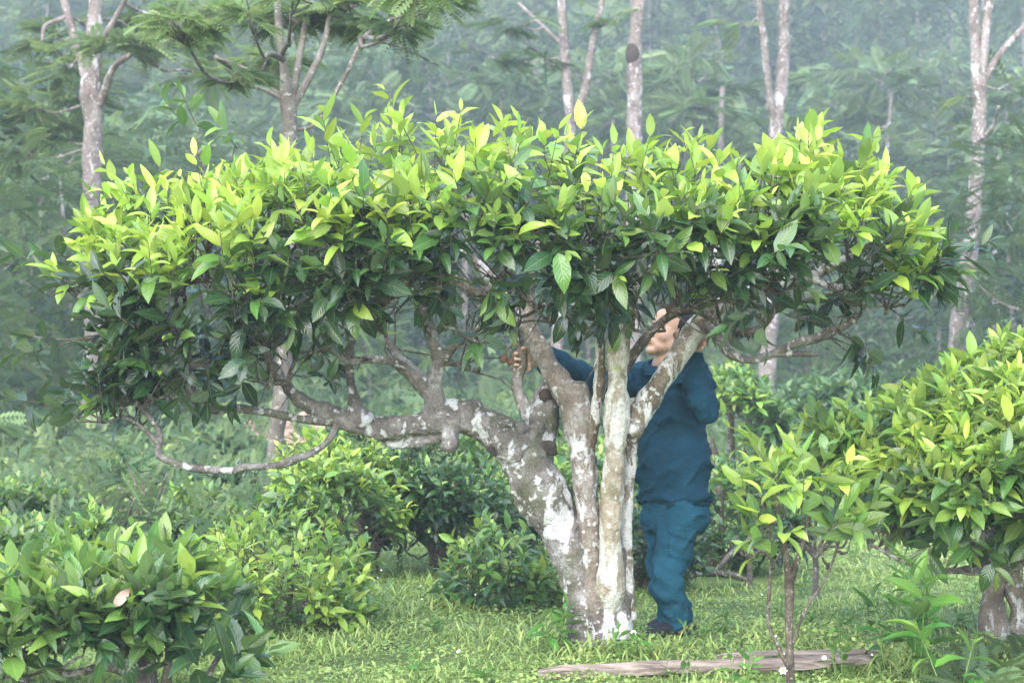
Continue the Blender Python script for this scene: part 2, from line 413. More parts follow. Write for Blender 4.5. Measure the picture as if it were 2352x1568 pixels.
def crown_shoots(prof, dc, D, droop, n_top, n_side, n_in, back=.6, xpow=.5, n_under=0, low=.6, tbias=.8):
    """shoots of a flat-topped crown given by px profile rows (px, top, bottom) at depth dc.
    returns S, Dir, kind (0 top, 1 side, 2 inside, 3 underside)"""
    pr = np.array(prof, float)
    X = (pr[:, 0] - 1176) / K * dc; ZT = CAMZ - (pr[:, 1] - 784) / K * dc; ZB = CAMZ - (pr[:, 2] - 784) / K * dc
    x0, x1 = X[0], X[-1]; xm = (x0 + x1) / 2; hw = (x1 - x0) / 2
    half = lambda x: D * np.maximum(.12, 1 - ((x - xm) / hw) ** 2) ** xpow
    S = []; Di = []; Kd = []
    def put(s, d, k):
        S.append(s); Di.append(nrm(d)); Kd.append(np.full(len(s), k))
    # top
    x = rng.uniform(x0, x1, n_top); u = rng.uniform(-1, back, n_top)
    u = np.where(rng.random(n_top) < .3, -np.sqrt(rng.random(n_top)), u)
    h = half(x); zt = np.interp(x, X, ZT); zb = np.interp(x, X, ZB)
    lump = .075 * fbm(np.stack([x * 2.1, dc + u * h * 2.1, x * 0], -1), 2)
    z = zt - droop * np.abs(u) ** 2.0 + lump - rng.uniform(0, .10, n_top); z = np.maximum(z, zb + .05)
    out = np.stack([.35 * (x - xm) / hw, .55 * u, np.ones(n_top)], -1) + rng.normal(0, .22, (n_top, 3))
    put(np.stack([x, dc + u * h, z], -1), out, 0)
    # sides
    x = rng.uniform(x0, x1, n_side); t = rng.random(n_side) ** tbias; h = half(x)
    zt = np.interp(x, X, ZT) - droop * .9; zb = np.interp(x, X, ZB); zt = np.maximum(zt, zb + .06)
    fr = np.where(rng.random(n_side) < .8, -1, 1)
    bul = (low + (1 - low) * np.sin(np.pi / 2 * np.clip(t / .6, 0, 1))) * rng.uniform(.75, 1.03, n_side)
    s = np.stack([x, dc + fr * h * bul, zb + (zt - zb) * t], -1)
    out = np.stack([.6 * (x - xm) / hw, fr * .5, .45 + .5 * t], -1) + rng.normal(0, .38, (n_side, 3))
    put(s, out, 1)
    # inside
    x = rng.uniform(x0, x1, n_in); t = rng.random(n_in); h = half(x); u = rng.uniform(-.8, .8, n_in)
    zt = np.interp(x, X, ZT) - droop * u ** 2 - .08; zb = np.interp(x, X, ZB) + .08; zt = np.maximum(zt, zb)
    put(np.stack([x, dc + u * h, zb + (zt - zb) * t], -1), np.stack([.3 * (x - xm) / hw, u * .5, .5 + 0 * x], -1) + rng.normal(0, .5, (n_in, 3)), 2)
    if n_under:
        x = rng.uniform(x0, x1, n_under); u = rng.uniform(-.9, .6, n_under); h = half(x); zb = np.interp(x, X, ZB)
        put(np.stack([x, dc + u * h, zb + rng.uniform(0, .12, n_under)], -1), np.stack([.4 * (x - xm) / hw, u * .5 - .3, -.1 + 0 * x], -1) + rng.normal(0, .5, (n_under, 3)), 3)
    return np.vstack(S), np.vstack(Di), np.concatenate(Kd)
# ================================================================== terrain
def hill(x, y):
    x = np.asarray(x, float); y = np.asarray(y, float)
    t = np.maximum(y - (56 + 5 * np.sin(x * .07) - .10 * x), 0)
    h = .42 * t * t / (t + 14)
    h = np.where(h > 27, 27 + (h - 27) * .25, h)
    return h * (1 + .12 * np.sin(x * .09 + 1) * np.clip(t / 40, 0, 1))
def ground_z(x, y):
    x = np.asarray(x, float); y = np.asarray(y, float)
    p = np.stack([x, y, x * 0], -1)
    near = .035 * fbm(p * .9, 2) + .012 * vnoise(p * 4)
    far = .35 * fbm(p * .08 + 5, 2) * np.clip((y - 14) / 20, 0, 1)
    base = .05 * np.exp(-((x - .42) ** 2 + (y - 9.6) ** 2) / .25)
    return near + far + base + hill(x, y)
def axis(segs):
    o = []
    for a, b, st in segs: o += list(np.arange(a, b, st))
    return np.array(o + [segs[-1][1]])
gy = axis([(-30, 6, 3), (6, 20, .16), (20, 52, .7), (52, 230, 3)])
gx = axis([(-150, -22, 5), (-22, -6, .8), (-6, 6, .16), (6, 22, .8), (22, 150, 5)])
GX, GY = np.meshgrid(gx, gy); GZ = ground_z(GX, GY)
g = Geo(); nx, ny = len(gx), len(gy)
i, j = np.meshgrid(np.arange(ny - 1), np.arange(nx - 1), indexing='ij')
gp = np.stack([GX, GY, GZ], -1).reshape(-1, 3)
soil = np.clip(fbm(gp * np.array([.22, .22, 0]) + 31, 3) * 2.2 - .5, 0, 1) * np.clip((gp[:, 1] - 13) / 6, 0, 1) * np.clip((60 - gp[:, 1]) / 6, 0, 1)
g.add(gp, np.stack([i * nx + j, i * nx + j + 1, (i + 1) * nx + j + 1, (i + 1) * nx + j], -1).reshape(-1, 4), c=np.stack([soil, soil, soil, soil * 0 + 1], -1))
m = NT('ground'); tc = m.n('TexCoord'); o = tc.outputs['Object']; at = m.n('Attribute', _attribute_name='tone')
c = m.ramp(m.noise(o, 3, 5, .6), [(.3, (.055, .085, .022)), (.5, (.11, .17, .035)), (.62, (.19, .25, .06)), (.75, (.17, .13, .075))])
c = m.mix(m.noise(o, 30, 4), c, m.mix(.5, c, (.04, .05, .02)))
c = m.mix(m.math('MULTIPLY', at.outputs[2], m.math('ADD', m.noise(o, 2.2, 4), .25), True), c, m.ramp(m.noise(o, 6, 4), [(.3, (.20, .11, .07)), (.7, (.42, .27, .18))]))
b = m.n('Bump', Strength=.6, Distance=.03, Height=m.noise(o, 22, 5, .65))
M['ground'] = m.fin(m.n('BsdfPrincipled', Base__Color=c, Roughness=.95, Normal=b.outputs[0]))
tag(g.build('ground', M['ground']), kind='structure')

def rand_ground(n, d0, d1, wid=.275, power=1.0):
    """points on the ground inside the view wedge, denser near"""
    d = d0 + (d1 - d0) * rng.random(n) ** power
    x = rng.uniform(-1, 1, n) * wid * d
    return x, d, ground_z(x, d)
# ------------------------------------------------------------------ grass and creeping cover
g = Geo()
LEAF_R = leaf_tpl(2, 2, .36, .2, .5)
x, y, z = rand_ground(95000, 8.0, 15.5, .285, 1.25)
p = np.stack([x, y, z], -1); lum = fbm(p * 3.1, 3); lum2 = fbm(p * np.array([.8, .8, .8]) + 9, 2)
hgt = np.clip(.02 + .028 * lum + .012 * lum2, .004, .09) * rng.uniform(.3, 1.2, len(x)); p[:, 2] += hgt
az = rng.uniform(0, 6.28, len(x)); el = rng.normal(.25, .4, len(x))
d = np.stack([np.cos(az) * np.cos(el), np.sin(az) * np.cos(el), np.sin(el)], -1)
up = nrm(np.array([0, 0, 1.]) + rng.normal(0, .35, p.shape))
tone = np.stack([np.clip(.5 + .16 * lum2 + .08 * lum + rng.normal(0, .09, len(x)) + .45 * (rng.random(len(x)) < .02), 0, 1), rng.random(len(x)), np.clip(.45 + .3 * lum + rng.normal(0, .2, len(x)), 0, 1), np.ones(len(x))], -1)
kp = fbm(p * np.array([.75, .75, 0]) + 41, 3) < .38 + rng.normal(0, .12, len(x)); p, d, up, tone = p[kp], d[kp], up[kp], tone[kp]
place_leaves(g, [LEAF_R], p, d, up, rng.uniform(.012, .030, len(p)), tone)
# blades
BLADE = leaf_tpl(3, 1, .045, 0, .9); BLADE2 = leaf_tpl(3, 1, .032, 0, 1.5)
x, y, z = rand_ground(70000, 8.0, 17, .285, 1.2)
p = np.stack([x, y, z], -1); lum = fbm(p * 2.3 + 4, 3)
az = rng.uniform(0, 6.28, len(x)); el = rng.normal(1.0, .3, len(x))
d = np.stack([np.cos(az) * np.cos(el), np.sin(az) * np.cos(el), np.sin(el)], -1)
up = nrm(np.stack([-np.cos(az), -np.sin(az), .4 + 0 * az], -1))
tone = np.stack([np.clip(.5 + .16 * lum + rng.normal(0, .10, len(x)), 0, 1), rng.random(len(x)), rng.random(len(x)), np.ones(len(x))], -1)
place_leaves(g, [BLADE, BLADE2], p, d, up, rng.uniform(.02, .08, len(x)) * (1 + .9 * np.clip(lum, -.7, 1)) * (1 + .9 * np.exp(-((x - .45) ** 2 + (y - 9.55) ** 2) / .12)), tone)
# farther, larger leaves
x, y, z = rand_ground(30000, 15, 58, .29, 1.4)
p = np.stack([x, y, z], -1); lum = fbm(p * .9 + 4, 3); s = np.clip(y / 14, 1, 3.2)
p[:, 2] += np.clip(.06 + .10 * lum, .01, .3) * rng.uniform(.3, 1, len(x)) * s
az = rng.uniform(0, 6.28, len(x)); el = rng.normal(.5, .45, len(x))
d = np.stack([np.cos(az) * np.cos(el), np.sin(az) * np.cos(el), np.sin(el)], -1)
tone = np.stack([np.clip(.30 + .2 * lum + rng.normal(0, .14, len(x)), 0, 1), rng.random(len(x)), rng.random(len(x)) * .8, np.ones(len(x))], -1)
place_leaves(g, LEAVES_T, p, d, nrm(np.array([0, 0, 1.]) + rng.normal(0, .4, p.shape)), rng.uniform(.06, .13, len(x)) * s, tone)
tag(g.build('grass', M['cover']), 'low yellow green grass and creeping leaves covering the ground', 'grass', kind='stuff')

g = Geo(); n = 9000; d = 13.5 + 40 * rng.random(n) ** 1.2; x = rng.uniform(-1, 1, n) * .285 * d; px_ = x / d * K + 1176
kp = (px_ < 760 + rng.normal(0, 60, n)) | (d > 24); x, d = x[kp], d[kp]; n = len(x); p = np.stack([x, d, ground_z(x, d)], -1); lum = fbm(p * .55 + 3, 3); p[:, 2] += np.clip(.2 + .6 * lum, .03, 1.3) * rng.uniform(.1, 1, n) * np.clip(d / 18, .8, 2)
tone = np.stack([np.clip(.5 + .22 * lum + rng.normal(0, .16, n), 0, 1), rng.random(n), np.clip(.5 + rng.normal(0, .2, n), 0, 1), np.ones(n)], -1)
k = rng.random(n) < .5; dv = nrm(rng.normal(0, 1, (n, 3)) + [0, 0, .5]); up = nrm(np.array([0, -.2, 1.]) + rng.normal(0, .35, (n, 3)))
place_leaves(g, FRONDS, p[k], dv[k], up[k], rng.uniform(.18, .45, k.sum()) * np.clip(d[k] / 20, .8, 1.6), tone[k])
for _ in range(4):
    o_ = p[~k] + rng.normal(0, .12, (int((~k).sum()), 3)) * [1, 1, .6]; o_[:, 2] = np.maximum(o_[:, 2], ground_z(o_[:, 0], o_[:, 1]) + .02)
    place_leaves(g, LEAVES_T, o_, nrm(rng.normal(0, 1, o_.shape) + [0, 0, .6]), up[~k], rng.uniform(.07, .17, len(o_)) * np.clip(d[~k] / 18, .8, 1.8), tone[~k])
tag(g.build('wild_undergrowth', M['feather']), 'loose wild undergrowth of ferny and leafy weeds behind the tea bushes', 'undergrowth', kind='stuff')
# ================================================================== hero tea tree
root = empty('tea_tree', (P(1385, 1500, 9.6)[0], 9.6, 0.0), 'large old tea tree with several pale blotched trunks and a wide flat crown', 'tree')
def pts(rows, dd=None):
    """rows of (px, py, r_px[, d])"""
    out = []; rad = []
    for r in rows:
        d = r[3] if len(r) > 3 else dd
        out.append(P(r[0], r[1], d)); rad.append(r[2] * d / K)
    return np.array(out), np.array(rad)
sk = Skel()
def limb(g, rows, dd=9.6, sides=14, sub=6, knob=.16, skel=True, frm=.45):
    p, r = pts(rows, dd); q = tube(g, p, r * .93, sides, sub, knob)
    if skel: sk.add(q[int(len(q) * frm):])
    return q
def woody(g, name, mat, parent, vox=.009, smooth=3, amp=.006, fr=14, white=None):
    v, n, q, t = fused(g, vox, smooth, .5)
    dsp = fbm(v * fr, 3) * amp + amp * 1.3 * np.clip(vnoise(v * fr * 1.9 + 40) - .35, 0, 1) * 2 - amp * .5 + .0022 * fbm(v * 60, 2)
    v = v + n * dsp[:, None]
    c = np.zeros((len(v), 4)); c[:, 0] = 0 if white is None else white(v)
    h = Geo(); h.add(v, q, t, c=c); return h.build(name, mat, parent)
# trunk: base stump and the thick leaning trunk, fused
g = Geo()
limb(g, [(1385, 1545, 86, 9.6), (1385, 1495, 72, 9.6), (1385, 1430, 62, 9.6), (1386, 1360, 60, 9.6), (1392, 1300, 52, 9.6), (1400, 1250, 36, 9.6)], skel=False)
limb(g, [(1345, 1520, 40, 9.55), (1345, 1440, 44, 9.58), (1330, 1350, 48, 9.6), (1310, 1270, 50, 9.6), (1272, 1180, 57, 9.62), (1225, 1100, 66, 9.62), (1195, 1035, 60, 9.62), (1160, 990, 44, 9.6)], skel=False)
limb(g, [(1230, 1100, 50, 9.66), (1240, 1020, 46, 9.68), (1248, 950, 40, 9.7), (1255, 905, 36, 9.72), (1262, 880, 22, 9.72)], skel=False)
limb(g, [(1420, 1520, 34, 9.55), (1425, 1440, 32, 9.56), (1430, 1360, 28, 9.58)], skel=False)
for a, b in (((1318, 1530, 24, 9.5), (1290, 1555, 12, 9.42)), ((1440, 1515, 24, 9.5), (1475, 1545, 12, 9.45)), ((1390, 1520, 40, 9.5), (1395, 1560, 22, 9.35)), ((1450, 1500, 24, 9.7), (1490, 1515, 12, 9.78))):
    p, r = pts([a, b]); tube(g, p, r, 10, 4)
ball(g, P(1232, 985, 9.62), I3, (.05, .05, .06)); ball(g, P(1195, 985, 9.56), I3, (.045, .05, .04)); ball(g, P(1160, 975, 9.5), I3, (.05, .04, .03))
trunk = woody(g, 'trunk', M['bark'], root, .010, 3, .009, 11, lambda v: np.clip(1.05 - v[:, 2] / .5, 0, .8))
# dark knot hollows in the trunk
m = NT('hollow_wood'); tcx = m.n('TexCoord')
M['hollow'] = m.fin(m.n('BsdfPrincipled', Base__Color=m.ramp(m.noise(tcx.outputs['Object'], 40, 3), [(.3, (.02, .015, .012)), (.7, (.06, .045, .035))]), Roughness=.95))
for (px, py, dd, rx, rz) in ((1252, 912, 9.645, .03, .042), (1258, 1028, 9.595, .045, .035), (1130, 1030, 9.51, .022, .035)):
    h = Geo(); vv = SPH[0] * np.array([rx, .022, rz]); vv = vv * (1 + .45 * vnoise(SPH[0] * 1.7 + px))[:, None] + P(px, py, dd + .006); h.add(vv, SPH[1], SPH[2]); h.build('knot_hole', M['hollow'], trunk)
# middle tan stem with the sawn stub and the limb going up left
g = Geo()
limb(g, [(1372, 1420, 40, 9.56), (1362, 1310, 30, 9.56), (1352, 1200, 31, 9.57), (1342, 1080, 33, 9.58), (1332, 990, 38, 9.6), (1325, 930, 40, 9.6), (1320, 880, 33, 9.62)], skel=False)
limb(g, [(1330, 960, 34, 9.6), (1300, 900, 32, 9.62), (1258, 835, 29, 9.66), (1222, 770, 27, 9.7), (1190, 720, 25, 9.75), (1120, 680, 20, 9.8), (1040, 640, 16, 9.85), (970, 590, 12, 9.9)], frm=.55)
limb(g, [(1222, 775, 22, 9.7), (1215, 700, 18, 9.75), (1225, 620, 14, 9.8), (1240, 540, 10, 9.85)])
limb(g, [(1190, 720, 18, 9.75), (1140, 660, 16, 9.7), (1080, 590, 12, 9.65), (1010, 540, 8, 9.6)])
woody(g, 'stem', M['bark_tan'], root, .008, 3, .006, 14)
# thin pale stem between
g = Geo()
limb(g, [(1345, 1040, 18, 9.6), (1360, 985, 20, 9.57), (1372, 925, 17, 9.54), (1378, 850, 14, 9.55), (1380, 770, 14, 9.56), (1388, 700, 13, 9.58), (1375, 620, 11, 9.6), (1385, 540, 8, 9.6)])
limb(g, [(1380, 770, 11, 9.56), (1350, 760, 10, 9.5), (1328, 720, 9, 9.5), (1310, 660, 8, 9.5), (1290, 600, 6, 9.45)])
woody(g, 'stem', bark_mat('mottled_tea_bark', (.06, .045, .03), (.2, .15, .1), (.62, .6, .55), .52), root, .007, 2, .004, 16)
# white stem
g = Geo()
limb(g, [(1398, 1440, 30, 9.58), (1402, 1360, 36, 9.53), (1404, 1300, 34, 9.49), (1402, 1230, 29, 9.47), (1405, 1150, 29, 9.46), (1412, 1050, 28, 9.45), (1416, 960, 30, 9.45), (1418, 880, 28, 9.45), (1420, 800, 28, 9.46), (1428, 740, 24, 9.48), (1435, 690, 17, 9.5)], skel=False)
limb(g, [(1425, 760, 18, 9.48), (1400, 700, 14, 9.45), (1370, 630, 11, 9.4), (1340, 560, 8, 9.35), (1320, 500, 6, 9.3)])
limb(g, [(1432, 720, 17, 9.5), (1450, 640, 14, 9.55), (1470, 560, 11, 9.6), (1490, 470, 8, 9.6)])
limb(g, [(1430, 760, 17, 9.5), (1455, 690, 13, 9.4), (1500, 610, 10, 9.3), (1540, 530, 7, 9.2)])
woody(g, 'stem', M['bark_white'], root, .008, 3, .004, 12, lambda v: -np.clip(1.0 - v[:, 2] / .55, 0, .6))
# thin stem behind the white one
g = Geo()
limb(g, [(1440, 1420, 26, 9.62), (1442, 1300, 15, 9.6), (1440, 1200, 13, 9.6), (1446, 1100, 13, 9.59), (1450, 1020, 20, 9.56), (1455, 985, 24, 9.54)], skel=False)
limb(g, [(1452, 1000, 22, 9.54), (1470, 950, 28, 9.54), (1515, 880, 30, 9.58), (1570, 800, 28, 9.66), (1612, 735, 27, 9.72), (1670, 692, 23, 9.74), (1755, 664, 20, 9.74), (1850, 640, 15, 9.7), (1950, 590, 10, 9.65), (2030, 540, 6, 9.6)], frm=.55)
limb(g, [(1670, 692, 16, 9.74), (1720, 620, 13, 9.8), (1780, 550, 10, 9.85), (1830, 470, 7, 9.9)])
limb(g, [(1610, 735, 16, 9.72), (1640, 660, 13, 9.8), (1650, 570, 10, 9.9), (1660, 480, 7, 9.95)])
limb(g, [(1850, 640, 11, 9.7), (1930, 660, 9, 9.6), (2010, 650, 7, 9.5), (2080, 620, 5, 9.45)])
ball(g, P(1450, 985, 9.5), I3, (.05, .045, .045))
woody(g, 'stem', bark_mat('white_blotched_bark', (.09, .065, .045), (.25, .2, .14), (.66, .64, .60), .47), root, .008, 3, .004, 14)
# left limb
g = Geo()
limb(g, [(1190, 1040, 50, 9.6), (1140, 990, 44, 9.56), (1080, 968, 37, 9.52), (1000, 966, 33, 9.5), (940, 978, 31, 9.5), (880, 985, 31, 9.5), (825, 975, 29, 9.5), (770, 955, 24, 9.52), (720, 935, 20, 9.55), (675, 905, 17, 9.58), (640, 860, 15, 9.6), (600, 800, 12, 9.6), (540, 730, 9, 9.6), (480, 640, 6, 9.6)], frm=.55)
limb(g, [(1020, 975, 30, 9.5), (1000, 925, 32, 9.5), (1000, 880, 25, 9.5), (1008, 830, 20, 9.5), (995, 780, 16, 9.52), (975, 700, 12, 9.55), (960, 620, 9, 9.55), (955, 540, 6, 9.5)], frm=.4)
limb(g, [(985, 905, 20, 9.5), (945, 860, 16, 9.47), (900, 830, 13, 9.45), (850, 825, 11, 9.42), (800, 830, 9, 9.4), (760, 800, 7, 9.38), (720, 740, 5, 9.35)], frm=.3)
limb(g, [(990, 910, 17, 9.52), (950, 850, 14, 9.55), (900, 800, 12, 9.6), (880, 740, 10, 9.65), (860, 650, 8, 9.7), (830, 560, 5, 9.7)], frm=.3)
limb(g, [(1008, 850, 14, 9.5), (1040, 800, 12, 9.48), (1080, 770, 10, 9.45), (1120, 730, 8, 9.4), (1150, 660, 6, 9.38)], frm=.3)
limb(g, [(822, 965, 26, 9.5), (812, 910, 17, 9.5), (803, 860, 15, 9.5), (802, 800, 13, 9.48), (820, 730, 11, 9.45), (835, 650, 8, 9.4), (850, 560, 5, 9.35)], frm=.4)
limb(g, [(1035, 990, 24, 9.48), (1034, 1020, 22, 9.47), (1030, 1034, 18, 9.46)], skel=False, sub=3)
limb(g, [(1050, 985, 20, 9.54), (980, 1010, 17, 9.53), (915, 1020, 15, 9.53), (875, 1015, 10, 9.53)], skel=False)
ball(g, P(1085, 935, 9.52), I3, (.055, .06, .04)); ball(g, P(1040, 935, 9.53), I3, (.09, .06, .045))
ball(g, P(835, 965, 9.47), I3, (.05, .05, .05))
woody(g, 'branch', M['bark'], root, .008, 3, .006, 14)
g = Geo()
limb(g, [(775, 975, 10, 9.5), (755, 1010, 9, 9.48), (720, 1038, 9, 9.45), (665, 1058, 10, 9.4), (640, 1068, 8, 9.39), (565, 1072, 9, 9.36), (535, 1080, 8, 9.35), (450, 1075, 9, 9.33), (395, 1060, 8, 9.32), (364, 1042, 8, 9.32), (368, 1000, 7, 9.32), (345, 960, 7, 9.3), (310, 920, 5, 9.3)], sides=10, frm=.86)
limb(g, [(368, 1020, 8, 9.32), (330, 985, 6, 9.3), (290, 960, 5, 9.25), (240, 970, 3, 9.2)], sides=8, frm=.4)
g.build('branch', M['bark'], root)
g = Geo()
limb(g, [(765, 965, 14, 9.55), (690, 962, 11, 9.5), (620, 948, 11, 9.46), (550, 938, 11, 9.44), (495, 940, 12, 9.43), (455, 925, 11, 9.42), (420, 880, 9, 9.42), (370, 820, 8, 9.4), (300, 760, 7, 9.38), (230, 690, 5, 9.35), (160, 640, 3, 9.3)], sides=10, frm=.45)
limb(g, [(455, 925, 10, 9.42), (440, 850, 8, 9.5), (430, 770, 7, 9.55), (400, 680, 5, 9.6), (370, 590, 4, 9.6)], sides=8, frm=.2)
g.build('branch', M['bark'], root)
g = Geo()
limb(g, [(1215, 960, 20, 9.7), (1192, 905, 15, 9.72), (1188, 870, 15, 9.73), (1200, 835, 12, 9.74), (1195, 790, 10, 9.75), (1170, 730, 9, 9.75), (1150, 700, 7, 9.75)], sides=10, frm=.6)
g.build('branch', M['bark_tan'], root)
g = Geo()
limb(g, [(1432, 850, 16, 9.5), (1465, 800, 12, 9.55), (1505, 752, 11, 9.6), (1550, 720, 11, 9.62), (1600, 712, 11, 9.6), (1640, 735, 10, 9.55), (1685, 764, 9, 9.5), (1730, 760, 9, 9.45), (1765, 735, 7, 9.42), (1790, 690, 6, 9.4), (1830, 640, 5, 9.38)], sides=10, frm=.55)
g.build('branch', M['twig'], root)
g = Geo()
limb(g, [(1620, 745, 14, 9.7), (1650, 775, 13, 9.66), (1672, 808, 12, 9.62), (1715, 826, 11, 9.58), (1770, 815, 11, 9.55), (1830, 788, 11, 9.5), (1880, 775, 12, 9.48), (1930, 755, 9, 9.45), (1970, 730, 6, 9.42)], sides=10, frm=.6)
limb(g, [(1780, 812, 9, 9.54), (1850, 812, 7, 9.5), (1880, 815, 4, 9.48)], sides=8, skel=False)
limb(g, [(1690, 690, 10, 9.72), (1760, 705, 9, 9.68), (1830, 690, 9, 9.6), (1900, 690, 8, 9.55), (1990, 700, 6, 9.5), (2080, 700, 4, 9.48)], sides=8, frm=.2)
limb(g, [(1460, 720, 9, 9.48), (1400, 725, 7, 9.45), (1340, 722, 6, 9.42), (1280, 740, 5, 9.4), (1230, 735, 3, 9.38), (1180, 745, 2, 9.36)], sides=8, skel=False)
g.build('branch', M['bark'], root)

HERO = [(200, 650, 695), (222, 590, 715), (250, 540, 740), (300, 515, 775), (350, 502, 815), (420, 490, 825), (520, 470, 825), (620, 446, 800), (700, 424, 770), (790, 400, 755), (880, 360, 735), (960, 366, 715), (1040, 356, 710), (1110, 335, 710), (1190, 345, 700), (1260, 364, 700), (1340, 376, 700), (1430, 374, 690), (1520, 378, 685), (1610, 380, 680), (1700, 382, 685), (1800, 372, 695), (1900, 384, 710), (1960, 408, 720), (2020, 455, 715), (2080, 515, 690), (2110, 580, 650)]
S, Dr, Kd = crown_shoots(HERO, 9.6, 1.10, .40, 530, 520, 170, back=.75, n_under=60, low=.5, tbias=.95)
pxs = S[:, 0] / S[:, 1] * K + 1176; pys = 784 - (S[:, 2] - CAMZ) / S[:, 1] * K; gap = fbm(S * np.array([2.1, 1.2, 2.6]) + 2, 2)
kp = ((Kd == 0) & (gap > -.5)) | (gap > np.where(pxs < 760, np.where(pys > 600, .26, .06), np.where(pys > 600, .08, -.08))); kp &= ~((pxs < 285) & (pys > 690)); S, Dr, Kd = S[kp], Dr[kp], Kd[kp]
kp = ~((Kd != 0) & (np.abs((S[:, 0] / S[:, 1] * K + 1176) - 1540) < 75) & (784 - (S[:, 2] - CAMZ) / S[:, 1] * K > 665)); S, Dr, Kd = S[kp], Dr[kp], Kd[kp]
# extra wisps
def wisp(rows):
    a = np.array([P(*r) for r in rows]); return a
ex = wisp([(455, 300, 9.5), (430, 300, 9.5), (540, 335, 9.4), (120, 610, 9.3), (150, 590, 9.4), (110, 800, 9.3), (140, 780, 9.3), (110, 930, 9.2), (190, 960, 9.2), (300, 925, 9.25), (330, 900, 9.3), (280, 900, 9.2), (340, 940, 9.3), (370, 900, 9.35), (310, 960, 9.25), (2130, 660, 9.4), (2200, 590, 9.4), (2060, 720, 9.4), (1990, 790, 9.4), (1950, 770, 9.4), (630, 880, 9.2), (740, 860, 9.2), (1100, 750, 9.2), (560, 870, 9.3), (430, 850, 9.2), (480, 870, 9.25)])
exd = nrm(np.array([(-.4, -.2, 1), (-.6, 0, .8), (-.5, -.2, .8), (-1, -.2, .3), (-1, -.2, .2), (-1, 0, -.2), (-.8, -.3, .1), (-1, -.1, .2), (-.9, 0, .4), (-.4, -.3, .8), (.1, -.2, 1), (-.6, -.3, .6), (.4, -.3, .6), (.2, 0, 1), (-.6, -.4, .2), (.9, -.2, -.1), (1, 0, .5), (.6, -.4, -.6), (.2, -.2, -1), (.3, -.3, -.7), (-.7, -.4, .2), (.2, -.5, -.1), (-.1, -.5, -.5), (-.3, -.3, -.8), (-.2, -.3, -.9), (0, -.4, -.8)], float))
S = np.vstack([S, ex]); Dr = np.vstack([Dr, exd]); Kd = np.concatenate([Kd, np.full(len(ex), 1)])
nc = 22; cx_ = rng.normal(0, 1, (nc, 2)); cl = np.array([P(300 + 55 * a, 915 + 34 * b_, 9.28 + rng.normal(0, .12)) for a, b_ in cx_])
hang = np.array([P(px, py, 9.35 + rng.normal(0, .25)) for px, py in zip(rng.uniform(240, 600, 20), rng.uniform(740, 870, 20))])
S = np.vstack([S, cl, hang]); Dr = np.vstack([Dr, nrm(rng.normal(0, .45, (nc, 3)) + [-.25, -.3, .8]), nrm(rng.normal(0, .5, (20, 3)) + [-.1, -.3, .1])]); Kd = np.concatenate([Kd, np.full(nc + 20, 1)])
nh = 60; hp = rng.uniform(640, 1800, nh); hg = np.array([P(px, py, 9.3 + rng.normal(0, .3)) for px, py in zip(hp, rng.uniform(640, 715, nh))]); hg = hg[(hp < 1455) | (hp > 1640)]; nh = len(hg)
S = np.vstack([S, hg]); Dr = np.vstack([Dr, nrm(rng.normal(0, .6, (nh, 3)) + [0, -.4, -.15])]); Kd = np.concatenate([Kd, np.full(nh, 1)])
N = len(S); L = np.where(Kd == 0, rng.uniform(.10, .22, N) + .12 * (rng.random(N) < .12), rng.uniform(.12, .24, N))
zrel = np.clip((S[:, 2] - 1.62) / .62, 0, 1)
young = np.where(Kd == 0, np.clip(rng.normal(.90, .10, N), 0, 1), np.where(Kd == 1, np.where(rng.random(N) < .25, rng.uniform(.5, .9, N), np.clip(.22 + .45 * zrel + rng.normal(0, .13, N), .1, .9)), np.where(rng.random(N) < .1, .6, rng.uniform(.05, .3, N))))
old = np.where(Kd == 0, rng.uniform(.42, .84, N), np.clip(.10 + .28 * zrel + rng.normal(0, .12, N), 0, .6))
gb = Geo(); gt = Geo(); gl = Geo(); gy_ = Geo(); EACH = []
grow(sk, gb, gt, S, 150, lambda c: np.stack([(np.mean(S[:, 0]) - c[:, 0]) * .06, (9.6 - c[:, 1]) * .25, -rng.uniform(.08, .22, len(c))], -1), each=EACH)
shoot_leaves(gl, S, Dr, L, 7, .147, young, old, LEAVES, .6, gy_, (.32, 1.25), .26, gt)
q = sk.p[rng.integers(0, len(sk.p), 420)]; e = q + nrm(rng.normal(0, .55, q.shape) + [0, -.25, .75]) * rng.uniform(.15, .42, (420, 1)); ex_ = e[:, 0] / e[:, 1] * K + 1176; ey_ = 784 - (e[:, 2] - CAMZ) / e[:, 1] * K; kk = ~((ex_ > 1450) & (ex_ < 1640) & (ey_ > 670)); q, e = q[kk], e[kk]
sticks(gt, q, e, .0048, .0018, 4, mid=(q + e) / 2 + rng.normal(0, .025, q.shape))
gl.build('crown', M['tea'], root); gy_.build('young_leaves', M['tea_young'], root)
for q in EACH: q.build('limb', M['twig'], root)
if gb.n: gb.build('branch_sprays', M['twig'], root)
gt.build('twig_sprays', M['twig'], root)
# dried pods on their stalks
M['pod'] = plain_mat('dry_pod', (.20, .11, .07), .6, .4, .4, 40)
for (x0, y0, x1, y1, dd) in ((1180, 790, 1150, 832, 9.36), (1190, 795, 1168, 838, 9.38)):
    h = Geo(); a = P(x0, y0, dd); b = P(x1, y1, dd)
    tube(h, [a, a + (b - a) * .4 + np.array([-.01, 0, 0]), a + (b - a) * .65, a + (b - a) * .85, b], [.004, .005, .012, .022, .006], 8, 4)
    h.build('dry_pod', M['pod'], root)
h = Geo(); sticks(h, P(1182, 745, 9.36)[None], P(1185, 795, 9.37)[None], .003, .003, 5); h.build('twig', M['twig'], root)
